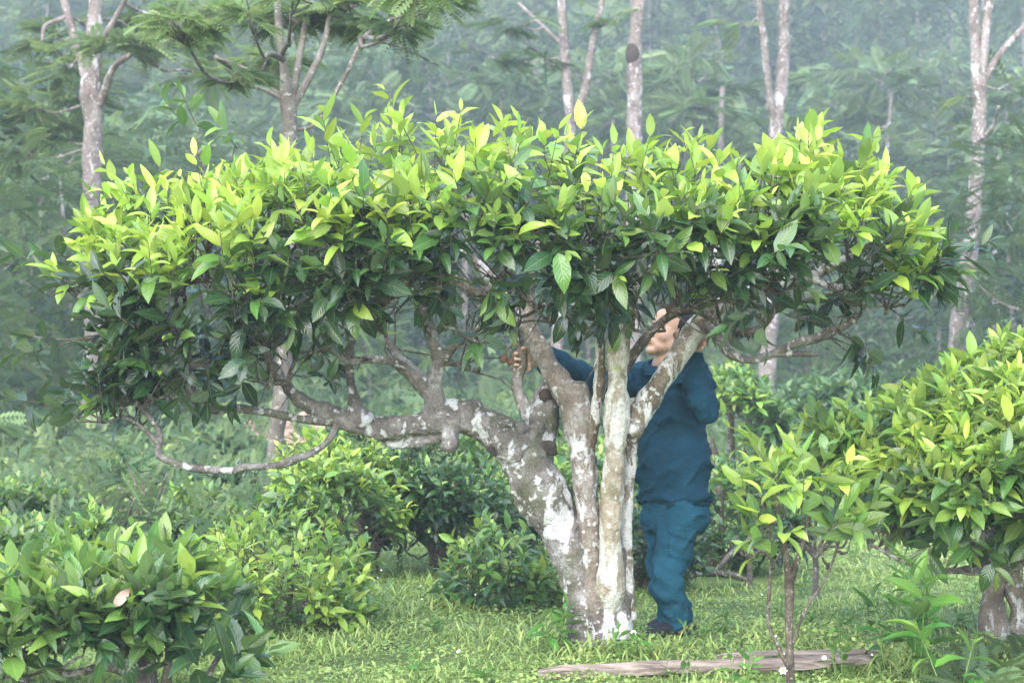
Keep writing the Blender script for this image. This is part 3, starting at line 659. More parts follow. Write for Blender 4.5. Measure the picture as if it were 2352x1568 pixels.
# ================================================================== tea bushes
def gz(x, y): return float(ground_z(np.array([x]), np.array([y]))[0])
def tea_bush(label, prof, d, D, droop, bpx, n, leafL, ages, stems, cat='bush', name='tea_bush', group=None, tpls=None, nleaf=7, ncl=40, L=(.09, .17), mat='tea', stem_mat='twig', young_p=(.8, .2), cut=.6, back=.5, under=0, tw=.003, spread=(.4, 1.3), low=.6):
    x0 = P(bpx, 0, d)[0]; rt = empty(name, (x0, d, gz(x0, d)), label, cat, group)
    tpls = tpls or LEAVES; sk = Skel()
    for rows in stems:
        g = Geo(); p, r = pts(rows, d); q = tube(g, p, r, 10, 5, .2); sk.add(q[int(len(q) * .35):])
        g.build('stem', M[stem_mat], rt)
    S, Dr, Kd = crown_shoots(prof, d, D, droop, *n, back=back, n_under=under, low=low)
    gp_ = fbm(S * 2.6 + d, 2); kp = (gp_ > np.where(Kd == 0, -.5, -.22)); S, Dr, Kd = S[kp], Dr[kp], Kd[kp]
    N = len(S); yt, ys, ob = ages
    y = np.where(Kd == 0, rng.normal(yt, .1, N), np.where((Kd == 1) & (rng.random(N) < young_p[1]), rng.normal(yt - .1, .1, N), rng.normal(ys, .1, N)))
    y = np.clip(np.where((Kd == 0) & (rng.random(N) > young_p[0]), ys + .1, y), 0, 1); o = np.where(Kd == 0, rng.uniform(ob, ob + .35, N), rng.uniform(max(0, ob - .2), ob + .12, N))
    gb = Geo(); gt = Geo(); gl = Geo(); gyg = Geo(); cx = np.mean(S[:, 0])
    grow(sk, gb, gt, S, ncl, lambda c: np.stack([(cx - c[:, 0]) * .2, (d - c[:, 1]) * .3, -rng.uniform(.05, .18, len(c))], -1), (.009, .004), (tw, tw * .55), 3)
    shoot_leaves(gl, S, Dr, rng.uniform(L[0], L[1], N), nleaf, leafL, y, o, tpls, cut, gyg, spread, .25, gt)
    gl.build('crown', M[mat], rt)
    if gyg.n: gyg.build('young_leaves', M['tea_young' if mat == 'tea' else mat], rt)
    gb.build('branch_sprays', M[stem_mat], rt); gt.build('twig_sprays', M['twig'], rt)
    return rt
# big rounded bush at the right edge
tea_bush('wide dense tea bush with bright yellow green top and white trunk, right of the sapling',
    [(1880, 1000, 1030), (1920, 975, 1100), (2000, 955, 1190), (2080, 930, 1230), (2170, 895, 1240), (2260, 850, 1240), (2350, 825, 1240), (2450, 815, 1240), (2560, 830, 1250), (2640, 880, 1200), (2720, 960, 1100)], 9.9, 1.05, .42, 2290, (480, 340, 80), .145, (.92, .58, .46),
    [[(2285, 1470, 42), (2280, 1400, 32), (2285, 1330, 27), (2300, 1250, 27), (2290, 1150, 26), (2250, 1050, 16), (2200, 980, 9)], [(2330, 1450, 26), (2345, 1395, 24), (2325, 1330, 24), (2345, 1240, 20), (2400, 1120, 14), (2440, 1000, 8)],
     [(2290, 1320, 26), (2210, 1240, 18), (2120, 1200, 14), (2030, 1210, 12), (1975, 1205, 9), (1930, 1170, 5)], [(2290, 1290, 20), (2200, 1120, 14), (2080, 1040, 10), (1960, 1010, 6)], [(2290, 1300, 14, 9.7), (2180, 1310, 8, 9.4), (2080, 1290, 6, 9.3), (2000, 1250, 4, 9.2)],
     [(2310, 1280, 18, 9.8), (2330, 1200, 14, 9.5), (2340, 1080, 10, 9.2)]], stem_mat='bark_tan', ncl=70, under=40, low=.5)
# sapling in front of it
tea_bush('slender young tea sapling with few large pale green leaves on thin bare stems',
    [(1690, 1130, 1180), (1730, 1090, 1230), (1800, 1085, 1250), (1860, 1095, 1260), (1920, 1110, 1250), (1975, 1150, 1220)], 8.6, .28, .10, 1812, (17, 10, 1), .145, (.84, .66, .55),
    [[(1814, 1610, 12), (1814, 1520, 10), (1812, 1440, 9), (1813, 1380, 11), (1812, 1340, 10), (1808, 1290, 9), (1795, 1220, 6), (1780, 1120, 4)], [(1812, 1350, 9), (1830, 1290, 8), (1850, 1230, 5), (1870, 1140, 4)],
     [(1814, 1540, 5), (1790, 1490, 5), (1765, 1430, 4), (1768, 1340, 4), (1772, 1240, 3), (1750, 1150, 2)], [(1814, 1490, 4), (1850, 1400, 4), (1900, 1320, 3), (1930, 1230, 3), (1940, 1160, 2)]],
    ncl=14, young_p=(.9, .7), cut=.58, L=(.10, .2), nleaf=6, spread=(.25, 1.0), name='tea_sapling', cat='sapling', back=.9, tw=.0026)
h_sap = bpy.data.objects['tea_sapling']
g = Geo(); Sx = np.array([P(1748, 1290, 8.5), P(1745, 1250, 8.5)]); shoot_leaves(g, Sx, nrm(np.array([[-.3, -.2, .3], [-.5, -.3, .4]])), np.array([.05, .05]), 4, .2, np.array([.8, .7]), np.array([.7, .6]), LEAVES); g.build('leaves', M['tea_young'], h_sap)
# front left bush
tea_bush('low dark tea bush with upright leaves and gnarled limbs, at the near left corner',
    [(-160, 1400, 1480), (-60, 1390, 1510), (40, 1375, 1510), (130, 1345, 1500), (240, 1350, 1490), (330, 1345, 1480), (400, 1330, 1470), (450, 1340, 1460), (500, 1390, 1450)], 8.2, .42, .08, 330, (110, 95, 26), .165, (.70, .46, .32),
    [[(335, 1640, 40), (330, 1560, 36), (325, 1490, 30), (330, 1420, 27), (345, 1380, 16), (370, 1330, 8)], [(330, 1530, 26), (250, 1480, 20), (170, 1450, 16), (90, 1440, 12), (0, 1430, 10), (-80, 1400, 8)], [(330, 1560, 14), (250, 1530, 12), (150, 1545, 9), (60, 1500, 8), (-40, 1460, 6)], [(375, 1640, 14), (385, 1540, 12), (395, 1440, 11), (420, 1380, 8), (450, 1330, 5)], [(400, 1640, 12), (470, 1560, 9), (510, 1500, 7), (550, 1510, 5)], [(325, 1480, 18), (290, 1410, 13), (230, 1350, 8), (190, 1310, 5)]],
    ncl=36, stem_mat='bark', L=(.08, .2), young_p=(.75, .1), cut=.55, spread=(.22, .95))
fl = bpy.data.objects['tea_bush.001']
g = Geo(); Sx = np.array([P(520, 1520, 8.0), P(450, 1540, 7.9), P(500, 1560, 7.9), P(390, 1530, 7.9), P(560, 1530, 8.1)]); shoot_leaves(g, Sx, nrm(np.array([[.7, -.3, .5], [.3, -.5, .6], [.5, -.5, .3], [-.2, -.5, .5], [.8, 0, .5]])), np.full(5, .12), 7, .2, np.array([.5, .3, .3, .2, .6]), np.full(5, .2), LEAVES); g.build('leaves', M['tea'], fl)
M['dead_leaf'] = plain_mat('dead_leaf', (.36, .25, .20), .7, .3, .3, 50)
g = Geo(); place_leaves(g, [LEAVES[3]], P(262, 1392, 7.75)[None], np.array([[.6, -.2, .7]]), np.array([[.2, -1, .2]]), np.array([.10]), np.array([[.5, .5, .5, 1]])); g.build('withered_leaf', M['dead_leaf'], fl)
# mid-distance bushes: (label, profile, depth, halfdepth, droop, base px, counts, leaf, ages)
def mid(label, prof, d, D, bpx, n, leaf, ages, stem=20, **k):
    pr = np.array(prof, float); base = 784 + CAMZ * K / d; top = pr[:, 1].min(); cx = pr[:, 0].mean(); my = (pr[:, 1].mean() + pr[:, 2].mean()) / 2
    st = []
    for q in range(4):
        ex = pr[0, 0] + (pr[-1, 0] - pr[0, 0]) * (q + .5) / 4; sx = bpx + (q - 1.5) * stem * .8
        st.append([(sx, base + 25, stem * .75), (sx + (ex - sx) * .12, base - (base - my) * .3, stem * .6), (sx + (ex - sx) * .45, (base + 2 * my) / 3, stem * .45), (sx + (ex - sx) * .8, (my + top) / 2 if q in (1, 2) else my, stem * .2)])
    return tea_bush(label, prof, d, D, k.pop('droop', .2), bpx, n, leaf, ages, st, tpls=k.pop('tpls', LEAVES_S), mat='tea_far', ncl=k.pop('ncl', 26), **k)
mid('low pale leaved tea bush spilling over the grass behind the near left bush', [(440, 1320, 1470), (500, 1262, 1480), (600, 1240, 1490), (700, 1245, 1480), (760, 1270, 1480), (830, 1330, 1430)], 10.7, .75, 640, (150, 170, 60), .095, (.82, .68, .58), 16, under=20)
mid('vivid yellow green tea bush standing behind the long horizontal limb', [(640, 1110, 1190), (690, 1060, 1270), (760, 1020, 1290), (820, 1025, 1300), (880, 1080, 1280), (930, 1150, 1240)], 12.8, .7, 830, (190, 190, 60), .10, (.86, .62, .45), 20)
mid('dark green tea bush with several thin trunks, left of the leaning trunk', [(840, 1080, 1200), (900, 1040, 1250), (980, 1020, 1250), (1060, 1050, 1240), (1130, 1090, 1240), (1180, 1150, 1230)], 13.3, .7, 1030, (120, 200, 70), .10, (.56, .34, .22), 20)
mid('small sprawling tea shrub with bare curved twigs beside the leaning trunk', [(1050, 1300, 1380), (1090, 1225, 1400), (1160, 1215, 1400), (1230, 1265, 1390), (1290, 1320, 1380)], 11.3, .45, 1170, (50, 60, 14), .105, (.72, .5, .38), 12, ncl=18)
mid('bright leafy tea bush seen between the trunks and the man', [(1130, 1110, 1260), (1230, 1050, 1290), (1330, 1010, 1300), (1430, 1030, 1290), (1520, 1080, 1260)], 14.2, .8, 1330, (140, 170, 60), .11, (.70, .5, .36), 22)
mid('shaded tea bush with a grey trunk directly behind the pale stems', [(1420, 1170, 1290), (1460, 1130, 1330), (1510, 1140, 1340), (1580, 1190, 1300)], 12.0, .45, 1475, (40, 70, 40), .10, (.4, .26, .16), 26)
mid('mid green tea bush beside the trouser legs, above a crooked bare branch', [(1560, 1140, 1260), (1620, 1085, 1290), (1690, 1080, 1300), (1760, 1110, 1290), (1830, 1150, 1250)], 12.9, .6, 1660, (110, 150, 50), .10, (.55, .42, .3), 18)
mid('tall light green shrub rising behind the raised elbow', [(1600, 930, 1080), (1650, 860, 1110), (1710, 850, 1120), (1770, 920, 1110), (1810, 990, 1080)], 17.5, .8, 1690, (110, 150, 60), .13, (.62, .5, .4), 24)
mid('broad low tea bush at mid distance behind the sapling', [(1740, 1060, 1150), (1830, 1000, 1170), (1930, 990, 1170), (2030, 1020, 1160)], 17.0, 1.0, 1880, (120, 150, 40), .13, (.55, .42, .32), 20)
mid('dim green shrub between the grey trunk and the right bush', [(1790, 930, 1010), (1880, 870, 1030), (1960, 860, 1030), (2050, 900, 1020)], 24, 1.2, 1900, (110, 130, 50), .17, (.45, .34, .25), 20)
# scattered bushes of the tea field farther back (left and centre)
FIELD = [(60, 1130, 16.5, 190, .5), (330, 1080, 19, 200, .38), (480, 1180, 14.6, 170, .42), (60, 985, 27.5, 190, .34), (300, 960, 29, 180, .30), (500, 1000, 24, 190, .35), (560, 1090, 18.5, 130, .30), (860, 960, 27, 200, .32), (960, 925, 33, 170, .28), (700, 920, 34, 170, .3), (1180, 970, 25, 180, .30), (1150, 905, 38, 150, .30), (1330, 930, 30, 170, .4), (1990, 960, 22, 160, .4), (2180, 900, 28, 200, .35), (2090, 850, 36, 170, .3), (-30, 1220, 13.0, 190, .52), (200, 1240, 11.9, 150, .5), (1660, 900, 33, 150, .38), (760, 900, 41, 150, .27), (1040, 900, 44, 130, .26), (420, 900, 40, 160, .3)]
LBF = ['tea bush at the far left edge of the grass, half hidden by weeds', 'dull green bush below the thin curved low branch', 'small leafy bush below the drooping low branch tip', 'low hazy bush left of the thick pinkish trunk', 'hazy bush just right of the thick pinkish trunk foot', 'dark bush under the lowest left leaf clump', 'small bush in front of the leaning pale trunk', 'dark rounded bush seen under the horizontal limb', 'small far bush beyond the limb stub', 'hazy bush behind the pale soil bank', 'bush glimpsed left of the leaning main trunk', 'far bush beside the sandy clearing', 'hazy bush seen between trunk forks', 'light bush above the sapling tip', 'hazy bush behind the top of the right bush', 'small far bush near the right grey trunk', 'leafy bush at the left margin behind the front bush', 'low leafy bush behind the front left bush', 'pale hazy bush right of the raised sleeve', 'far dark bush above the soil bank', 'tiny far bush in the clearing', 'far hazy bush between the two left trunks']
for (px, py, d, w, ag), lb in zip(FIELD, LBF):
    base = 784 + CAMZ * K / d; hgt = base - py
    pr = [(px - w / 2, py + hgt * .35, base - hgt * .2), (px - w / 4, py + hgt * .06, base - hgt * .08), (px, py, base - hgt * .08), (px + w / 4, py + hgt * .1, base - hgt * .08), (px + w / 2, py + hgt * .4, base - hgt * .2)]
    s = d / 4573 * w / .7
    mid(lb, pr, d, .35 * w * d / K, px, (int(60 + 20 * s), int(100 + 30 * s), 30), .10 + .0022 * d, (ag + .12, ag, ag - .08), max(5, 200 / d), tpls=LEAVES_T, nleaf=6, ncl=14, L=(.1, .25), under=20)
# bare little tea plants pruned to twigs
for (bx, by, dd, hh, lb) in ((1872, 1395, 11.6, 190, 'bare pruned tea plant with a dark twiggy stem, under the right bush'), (1720, 1365, 12.0, 130, 'leafless dark stump with crooked side branches, right of the trousers')):
    d = dd; x0 = P(bx, 0, d)[0]; z0 = gz(x0, d); rt = empty('bare_tea_plant', (x0, d, z0), lb, 'plant')
    base = 784 + (CAMZ - z0) * K / d
    g = Geo(); q = tube(g, *pts([(bx, base + 15, 9), (bx + 2, base - hh * .35, 8), (bx, base - hh * .5, 7)], d), 8, 4, .25); g.build('stem', M['bark'], rt)
    tips = []
    for k in range(7):
        a = -1 + 2 * k / 6; g = Geo(); e = (bx + a * 75 + rng.normal(0, 8), base - hh * (1.05 - .35 * abs(a)) + rng.normal(0, 8))
        tube(g, *pts([(bx, base - hh * .48, 5), (bx + a * 30, base - hh * (.62 + .05 * rng.random()), 4), (e[0] - a * 15, e[1] + 22, 3), (e[0], e[1], 2)], d + rng.normal(0, .1)), 6, 4, .2); g.build('branch', M['twig'], rt); tips.append(P(e[0], e[1], d))
    g = Geo(); T = np.array(tips); shoot_leaves(g, T, nrm(rng.normal(0, .4, T.shape) + [0, 0, 1]), np.full(len(T), .05), 3, .075, np.full(len(T), .6), np.full(len(T), .3), LEAVES_S); g.build('leaves', M['tea_far'], rt)
    if bx == 1720:
        for rows in ([(1720, 1335, 7), (1690, 1322, 8), (1650, 1315, 8), (1600, 1318, 8), (1560, 1330, 6)], [(1640, 1316, 5), (1680, 1270, 6), (1730, 1230, 5)], [(1600, 1318, 5), (1560, 1345, 7), (1520, 1390, 5)]):
            g = Geo(); tube(g, *pts(rows, d), 7, 4, .25); g.build('branch', M['bark'], rt)
# ------------------------------------------------------------------ weeds, ferns and flowers
def weed(label, px, py, d, hpx, nst, leafL, age, name='weed', group=None, nleaf=8, spread=.5):
    x0 = P(px, 0, d)[0]; z0 = gz(x0, d); rt = empty(name, (x0, d, z0), label, 'weed', group); hh = hpx * d / K
    S = []; Dd = []; Ls = []; g = Geo()
    for k in range(nst):
        a = rng.uniform(0, 6.28); t = spread * rng.uniform(.2, 1); dr = nrm(np.array([math.cos(a) * t, math.sin(a) * t, 1.]))
        b = np.array([x0, d, z0]) + np.array([math.cos(a), math.sin(a), 0]) * .02; h1 = hh * rng.uniform(.7, 1.05)
        S.append(b + dr * h1 * .2); Dd.append(dr); Ls.append(h1 * .8); sticks(g, b[None] - [[0, 0, .03]], (b + dr * h1)[None], .004, .002, 5)
    g.build('stem_sprays', M['weed_stem'], rt); g = Geo(); n = len(S)
    shoot_leaves(g, np.array(S), np.array(Dd), np.array(Ls), nleaf, leafL, np.full(n, age), np.full(n, age - .2), LEAVES if leafL > .1 else LEAVES_S, None, None, (.6, 1.3), .25)
    g.build('leaves', M['weed'], rt); return rt
M['weed_stem'] = plain_mat('weed_stem', (.12, .2, .05), .6)
weed('tall broad leaved weed with pointed leaves below the right tea bush', 2110, 0, 8.75, 330, 4, .20, .5, nleaf=11, spread=.32)
weed('leafy weed with a yellowing lower leaf at the near right corner', 2190, 0, 8.45, 190, 2, .17, .62, nleaf=7)
weed('dark leaved weed under the right bush, in front of its trunk', 2045, 0, 9.1, 200, 2, .15, .22, nleaf=7, spread=.7)
weed('broad leaved weed at the left foot of the old trunk', 1268, 0, 9.45, 110, 3, .12, .45, nleaf=7)
weed('low fresh weed growing against the right foot of the old trunk', 1440, 0, 9.2, 75, 4, .07, .5)
weed('small round leaved weed in front of the split log', 1560, 0, 8.7, 55, 3, .08, .4, nleaf=5)
weed('pale leaved weed beside the man bare foot', 1685, 0, 10.2, 55, 3, .075, .6, nleaf=5)
weed('thin weed with small leaves growing in front of the shoes', 1600, 0, 9.6, 85, 3, .05, .45)
weed('weed overlapping the log end beside the sapling stem', 1700, 0, 8.55, 110, 3, .075, .6, nleaf=6)
weed('clump of small weeds right of the log behind the sapling', 1935, 0, 8.9, 110, 4, .07, .5, nleaf=6)
for k in range(38):
    d = rng.uniform(8.7, 14); px = rng.uniform(560, 2330); 
    if 1280 < px < 1660 and d < 10.6: continue
    weed('small leafy weed sprouting from the grass', px, 0, d, rng.uniform(30, 80), rng.integers(2, 5), rng.uniform(.035, .07), rng.uniform(.25, .6), group='small weeds in the grass', nleaf=6)
def fern(label, px, d, n, Lf, tint=.4, cat='fern', name='fern', group=None, up=.9, mat='feather', z=0):
    x0 = P(px, 0, d)[0]; z0 = gz(x0, d); rt = empty(name, (x0, d, z0), label, cat, group)
    az = np.arange(n) * 2.4 + rng.normal(0, .2, n); el = rng.uniform(.35, up, n)
    dv = np.stack([np.cos(az) * np.cos(el), np.sin(az) * np.cos(el), np.sin(el)], -1)
    tone = np.stack([np.clip(rng.normal(tint, .08, n), 0, 1), rng.random(n), rng.random(n), np.ones(n)], -1)
    g = Geo(); place_leaves(g, FINE, np.tile([[x0, d, z0 + z]], (n, 1)), dv, np.tile([[0, 0, 1.]], (n, 1)), Lf * rng.uniform(.7, 1.15, n), tone, rng.normal(0, .2, n)); g.build('fronds', M[mat], rt)
    if z:
        g = Geo(); tube(g, [(x0, d, z0 - .05), (x0 + .02, d, z0 + z * .5), (x0, d, z0 + z)], [.02, .017, .014], 7, 3); g.build('stem', M['twig'], rt)
    return rt
FINE = [frond_tpl(16, .7, .17, .022), frond_tpl(15, .5, .2, .024)]
for k, (px, d, n, Lf) in enumerate(((2230, 8.5, 12, .36), (2310, 8.3, 13, .36), (2270, 9.0, 12, .36), (2350, 9.3, 11, .34), (2180, 8.9, 9, .28))):
    fern(['light green fern between the weed and the right edge', 'largest fern at the near right corner', 'fern below the right bush trunk', 'fern at the right edge beneath the white trunk', 'small fern beside the tall weed'][k], px, d, n, Lf, .62)
def feathery_shrub(label, px, d, hpx, n, tint):
    x0 = P(px, 0, d)[0]; z0 = gz(x0, d); rt = empty('feathery_shrub', (x0, d, z0), label, 'shrub'); hh = hpx * d / K; g = Geo(); S = []; Dv = []
    for k in range(7):
        a = rng.uniform(0, 6.28); e = np.array([x0 + math.cos(a) * hh * .45, d + math.sin(a) * hh * .45, z0 + hh * rng.uniform(.55, .95)]); b_ = np.array([x0, d, z0 - .03])
        q = tube(g, [b_, b_ + (e - b_) * .5 + [0, 0, hh * .12], e], [.016, .011, .005], 6, 5)
        for s in rng.uniform(.35, 1, n // 7): S.append(q[int(s * (len(q) - 1))]); Dv.append([rng.normal(), rng.normal(), rng.normal(.25, .25)])
    S = np.array(S); Dv = nrm(np.array(Dv)); m_ = len(S); g.build('stem_sprays', M['twig'], rt); g = Geo()
    tone = np.stack([np.clip(rng.normal(tint, .14, m_), 0, 1), rng.random(m_), rng.random(m_), np.ones(m_)], -1)
    place_leaves(g, FINE, S, Dv, np.tile([[0, 0, 1.]], (m_, 1)) + rng.normal(0, .25, (m_, 3)), .36 * rng.uniform(.6, 1.2, m_), tone); g.build('fronds', M['feather'], rt)
feathery_shrub('feathery leaved shrub with dark green drooping fronds above the front left bush', 265, 13.2, 190, 56, .36)
feathery_shrub('smaller feathery shrub with yellowish tips, left of the pale trunk', 345, 15.2, 170, 42, .62)
M['petal'] = plain_mat('white_petal', (.8, .8, .78), .6, .3, .1); M['pollen'] = plain_mat('yellow_pollen', (.75, .45, .03), .7)
def flower(label, px, d, hh, r, kind=0, group=None):
    x0 = P(px, 0, d)[0]; z0 = gz(x0, d); rt = empty('flower', (x0, d, z0), label, 'flower', group); top = np.array([x0, d, z0 + hh]); lean = np.array([rng.normal(0, .02), -.01, 0])
    g = Geo(); sticks(g, np.array([[x0, d, z0]]) - lean, top[None], .0018, .0012, 4); g.build('stem', M['weed_stem'], rt)
    g = Geo()
    if kind == 1: ball(g, top, I3, (r, r, r * .9))
    else:
        n = 6; a = np.arange(n) / n * 6.283; dv = np.stack([np.cos(a), -.6 + 0 * a, np.sin(a) * .8 + .3], -1)
        place_leaves(g, [LEAF_R], np.tile(top, (n, 1)), nrm(dv), np.tile([[0, -.8, .6]], (n, 1)), np.full(n, r * 1.3), np.tile([[.5, .5, .5, 1.]], (n, 1)))
        h = Geo(); ball(h, top + [0, -.004, .003], I3, (r * .4,) * 3, SPH_S); h.build('flower_centre', M['pollen'], rt)
    g.build('bloom', M['petal'], rt)
flower('white daisy with a yellow centre beside the sapling stem', 1798, 8.5, .10, .016)
flower('round white bud on a slanting stalk right of the sapling', 1893, 8.45, .17, .011, 1)
flower('daisy with orange centre at the foot of the old trunk', 1455, 9.3, .10, .012)
for k in range(22):
    d = rng.uniform(9.0, 14.5); px = rng.choice([rng.uniform(700, 1290), rng.uniform(1640, 2200)])
    flower('tiny white flower dotted in the grass', px, d, rng.uniform(.06, .14), rng.uniform(.004, .008), int(rng.random() < .5), 'tiny white flowers in the grass')
# ------------------------------------------------------------------ split logs
m = NT('split_wood'); tc = m.n('TexCoord'); mp = m.n('Mapping', Vector=tc.outputs['Object']); mp.inputs['Scale'].default_value = (.9, 9, 9)
n1 = m.noise(mp.outputs[0], 6, 5, .65); n2 = m.noise(tc.outputs['Object'], 6, 4)
c = m.ramp(n1, [(.3, (.045, .035, .03)), (.43, (.15, .115, .095)), (.6, (.30, .24, .20)), (.8, (.44, .37, .32))])
c = m.mix(m.ramp(n2, [(.5, (0, 0, 0)), (.7, (.7,) * 3)]), c, (.17, .13, .11))
b = m.n('Bump', Strength=.9, Distance=.012, Height=n1)
M['wood'] = m.fin(m.n('BsdfPrincipled', Base__Color=c, Roughness=.85, Normal=b.outputs[0]))
def log(label, a, b, r, flat, n=26):
    a = np.array(a, float); b = np.array(b, float); ax = nrm(b - a); mid = (a + b) / 2; mid[2] = gz(mid[0], mid[1])
    rt = empty('split_log', mid, label, 'log'); sd = nrm(np.cross(ax, [0, 0, 1.])); up = np.cross(sd, ax)
    k = 14; g = Geo(); V = []
    for i in range(n + 1):
        t = i / n; c = a + (b - a) * t; taper = min(1, .55 + 8 * t, .4 + 6 * (1 - t)) * (1 - .25 * t + .12 * float(vnoise(np.array([t * 7, r * 90, 1.]))))
        for j in range(k):
            an = 2 * math.pi * j / k; rr = r * (1 + .22 * float(vnoise(np.array([t * 3.0, j * 1.7, r * 50]))) + .10 * float(vnoise(np.array([t * 14, j * 2.3, 3.]))))
            V.append(c + sd * math.cos(an) * rr * taper ** .5 * 1.25 + up * max(-.6, math.sin(an)) * rr * flat * taper)
    Q = [(i * k + j, i * k + (j + 1) % k, (i + 1) * k + (j + 1) % k, (i + 1) * k + j) for i in range(n) for j in range(k)]
    V.append(a); V.append(b); e = len(V); T = [(e - 2, (j + 1) % k, j) for j in range(k)] + [(e - 1, n * k + j, n * k + (j + 1) % k) for j in range(k)]
    g.add(V, Q, T); o = g.build('wood', M['wood'], rt, smooth=False); return rt
def gp3(px, py, d): 
    p = P(px, py, d); return p
log('long pale split log lying in the grass in front of the old trunk', gp3(1235, 1548, 8.86), gp3(1905, 1524, 8.95), .034, 1.2)
log('thin reddish split log lying behind the sapling stem', gp3(1640, 1511, 9.25), gp3(2015, 1500, 9.3), .034, .8)
log('broad weathered piece of split log behind the sapling', gp3(1780, 1526, 9.1), gp3(2000, 1515, 9.12), .035, .8)
# ================================================================== shade trees with visible trunks
def shade_tree(label, d, limbs, blobs=(), fl=.45, tint=.42, bark='trunk_far', name='shade_tree', spot=None, nfr=1.0):
    rows0 = limbs[0]; bx, by = rows0[0][0], rows0[0][1]; x0 = P(bx, 0, d)[0]; z0 = gz(x0, d)
    rt = empty(name, (x0, d, z0), label, 'tree'); L = []
    base_py = 784 + (CAMZ - z0) * K / d
    for k, rows in enumerate(limbs):
        if k == 0: rows = [(bx - 1, base_py + 12, rows[0][2] * 1.25), (bx, base_py - 25, rows[0][2] * 1.05)] + [r for r in rows if r[1] < base_py - 60]
        g = Geo(); dd = d + (0 if k == 0 else rng.normal(0, .25))
        pp, rr = pts([(r[0], r[1], r[2]) for r in rows], d)
        if k: pp[:, 1] += np.linspace(0, dd - d, len(pp)) * 2
        q = tube(g, pp, rr, 12, 6, .14); L.append(q[len(q) // 3:] if k == 0 else q); g.build('trunk' if k == 0 else 'limb', M[bark], rt)
        if k == 0: tr = rt.children[0] if rt.children else None
    LP = np.vstack(L)
    if blobs:
        gt = Geo(); gl = Geo()
        for (px, py, rx, ry, n, *o) in blobs:
            n = int(n * nfr); dd = o[0] if o else rng.normal(0, .9); c = P(px, py, d) + [0, dd, 0]; c[0] = (px - 1176) / K * d; r = np.array([rx, rx * .9, ry]) * d / K
            m = max(3, n // 7); E = c + nrm(rng.normal(size=(m, 3))) * r * rng.uniform(.5, 1, (m, 1))
            b = LP[np.argmin(np.linalg.norm(LP - c, axis=1) + .8 * np.maximum(LP[:, 2] - c[2], 0))]
            mid_ = b + (c - b) * .6 + [0, 0, -.08 * np.linalg.norm(c - b)]
            tube(gt, [b, b + (mid_ - b) * .5 + rng.normal(0, .05, 3), mid_, c], [.028, .02, .014, .008], 6, 4, .15)
            sticks(gt, np.tile(mid_ + (c - mid_) * .5, (m, 1)), E, .009, .004, 3, mid=(E + c) / 2 + rng.normal(0, .06, (m, 3)))
            k = rng.integers(0, m, n); t = rng.uniform(.3, 1.05, (n, 1)); p = c + (E[k] - c) * t
            dv = nrm(nrm(E[k] - c) * [1, 1, .4] + rng.normal(0, .5, (n, 3)) * [1, 1, .35] + [0, 0, .05])
            sh = rng.normal(0, .12)
            tone = np.stack([np.clip(tint + sh + rng.normal(0, .14, n), 0, 1), rng.random(n), np.clip(.5 + sh + rng.normal(0, .2, n), 0, 1), np.ones(n)], -1)
            place_leaves(gl, FRONDS, p, dv, np.tile([[0, 0, 1.]], (n, 1)) + rng.normal(0, .2, (n, 3)), fl * rng.uniform(.6, 1.15, n), tone, rng.normal(0, .3, n))
        gl.build('crown', M['feather'], rt); gt.build('twig_sprays', M[bark], rt)
    if spot:
        h = Geo(); px, py, rx, ry = spot; ball(h, P(px, py, d) - [0, rx * d / K * .25, 0], I3, (rx * d / K, rx * d / K * .9, ry * d / K)); h.build('burl', M['hollow'], [c for c in bpy.data.objects if c.parent == rt and c.name.startswith('trunk')][0])
    return rt
shade_tree('thick pinkish grey trunk tree forking near the top, behind the left end of the crown', 25.8,
    [[(208, 1060, 26), (213, 950, 26), (218, 850, 25), (216, 720, 23), (212, 600, 23), (210, 480, 23), (212, 360, 23), (215, 270, 25), (209, 200, 25), (215, 130, 19), (218, 60, 18), (222, -60, 16), (225, -250, 10)],
     [(205, 215, 13), (188, 150, 11), (165, 80, 10), (140, 0, 9), (120, -90, 6)], [(226, 250, 10), (250, 210, 10), (272, 172, 8), (310, 148, 6), (400, 110, 3)], [(150, 40, 5), (105, 60, 5), (98, 95, 3)], [(214, 130, 8), (270, 60, 6), (330, -20, 4)]],
    [(310, 130, 95, 24, 36, -.9), (410, 85, 90, 28, 32, 0), (330, 40, 90, 30, 26, 1.2), (110, 130, 70, 45, 26, .9), (40, 230, 80, 60, 34, .8), (110, 300, 50, 60, 22, .9), (30, 340, 60, 50, 22, .6), (270, 20, 70, 40, 22, 1.3), (470, 170, 60, 25, 18, 0), (90, 60, 70, 50, 18, 1), (140, 200, 50, 40, 12, 1), (440, 20, 90, 40, 26, .5), (215, -130, 200, 70, 60, 1)], .42, .85, nfr=3.4)
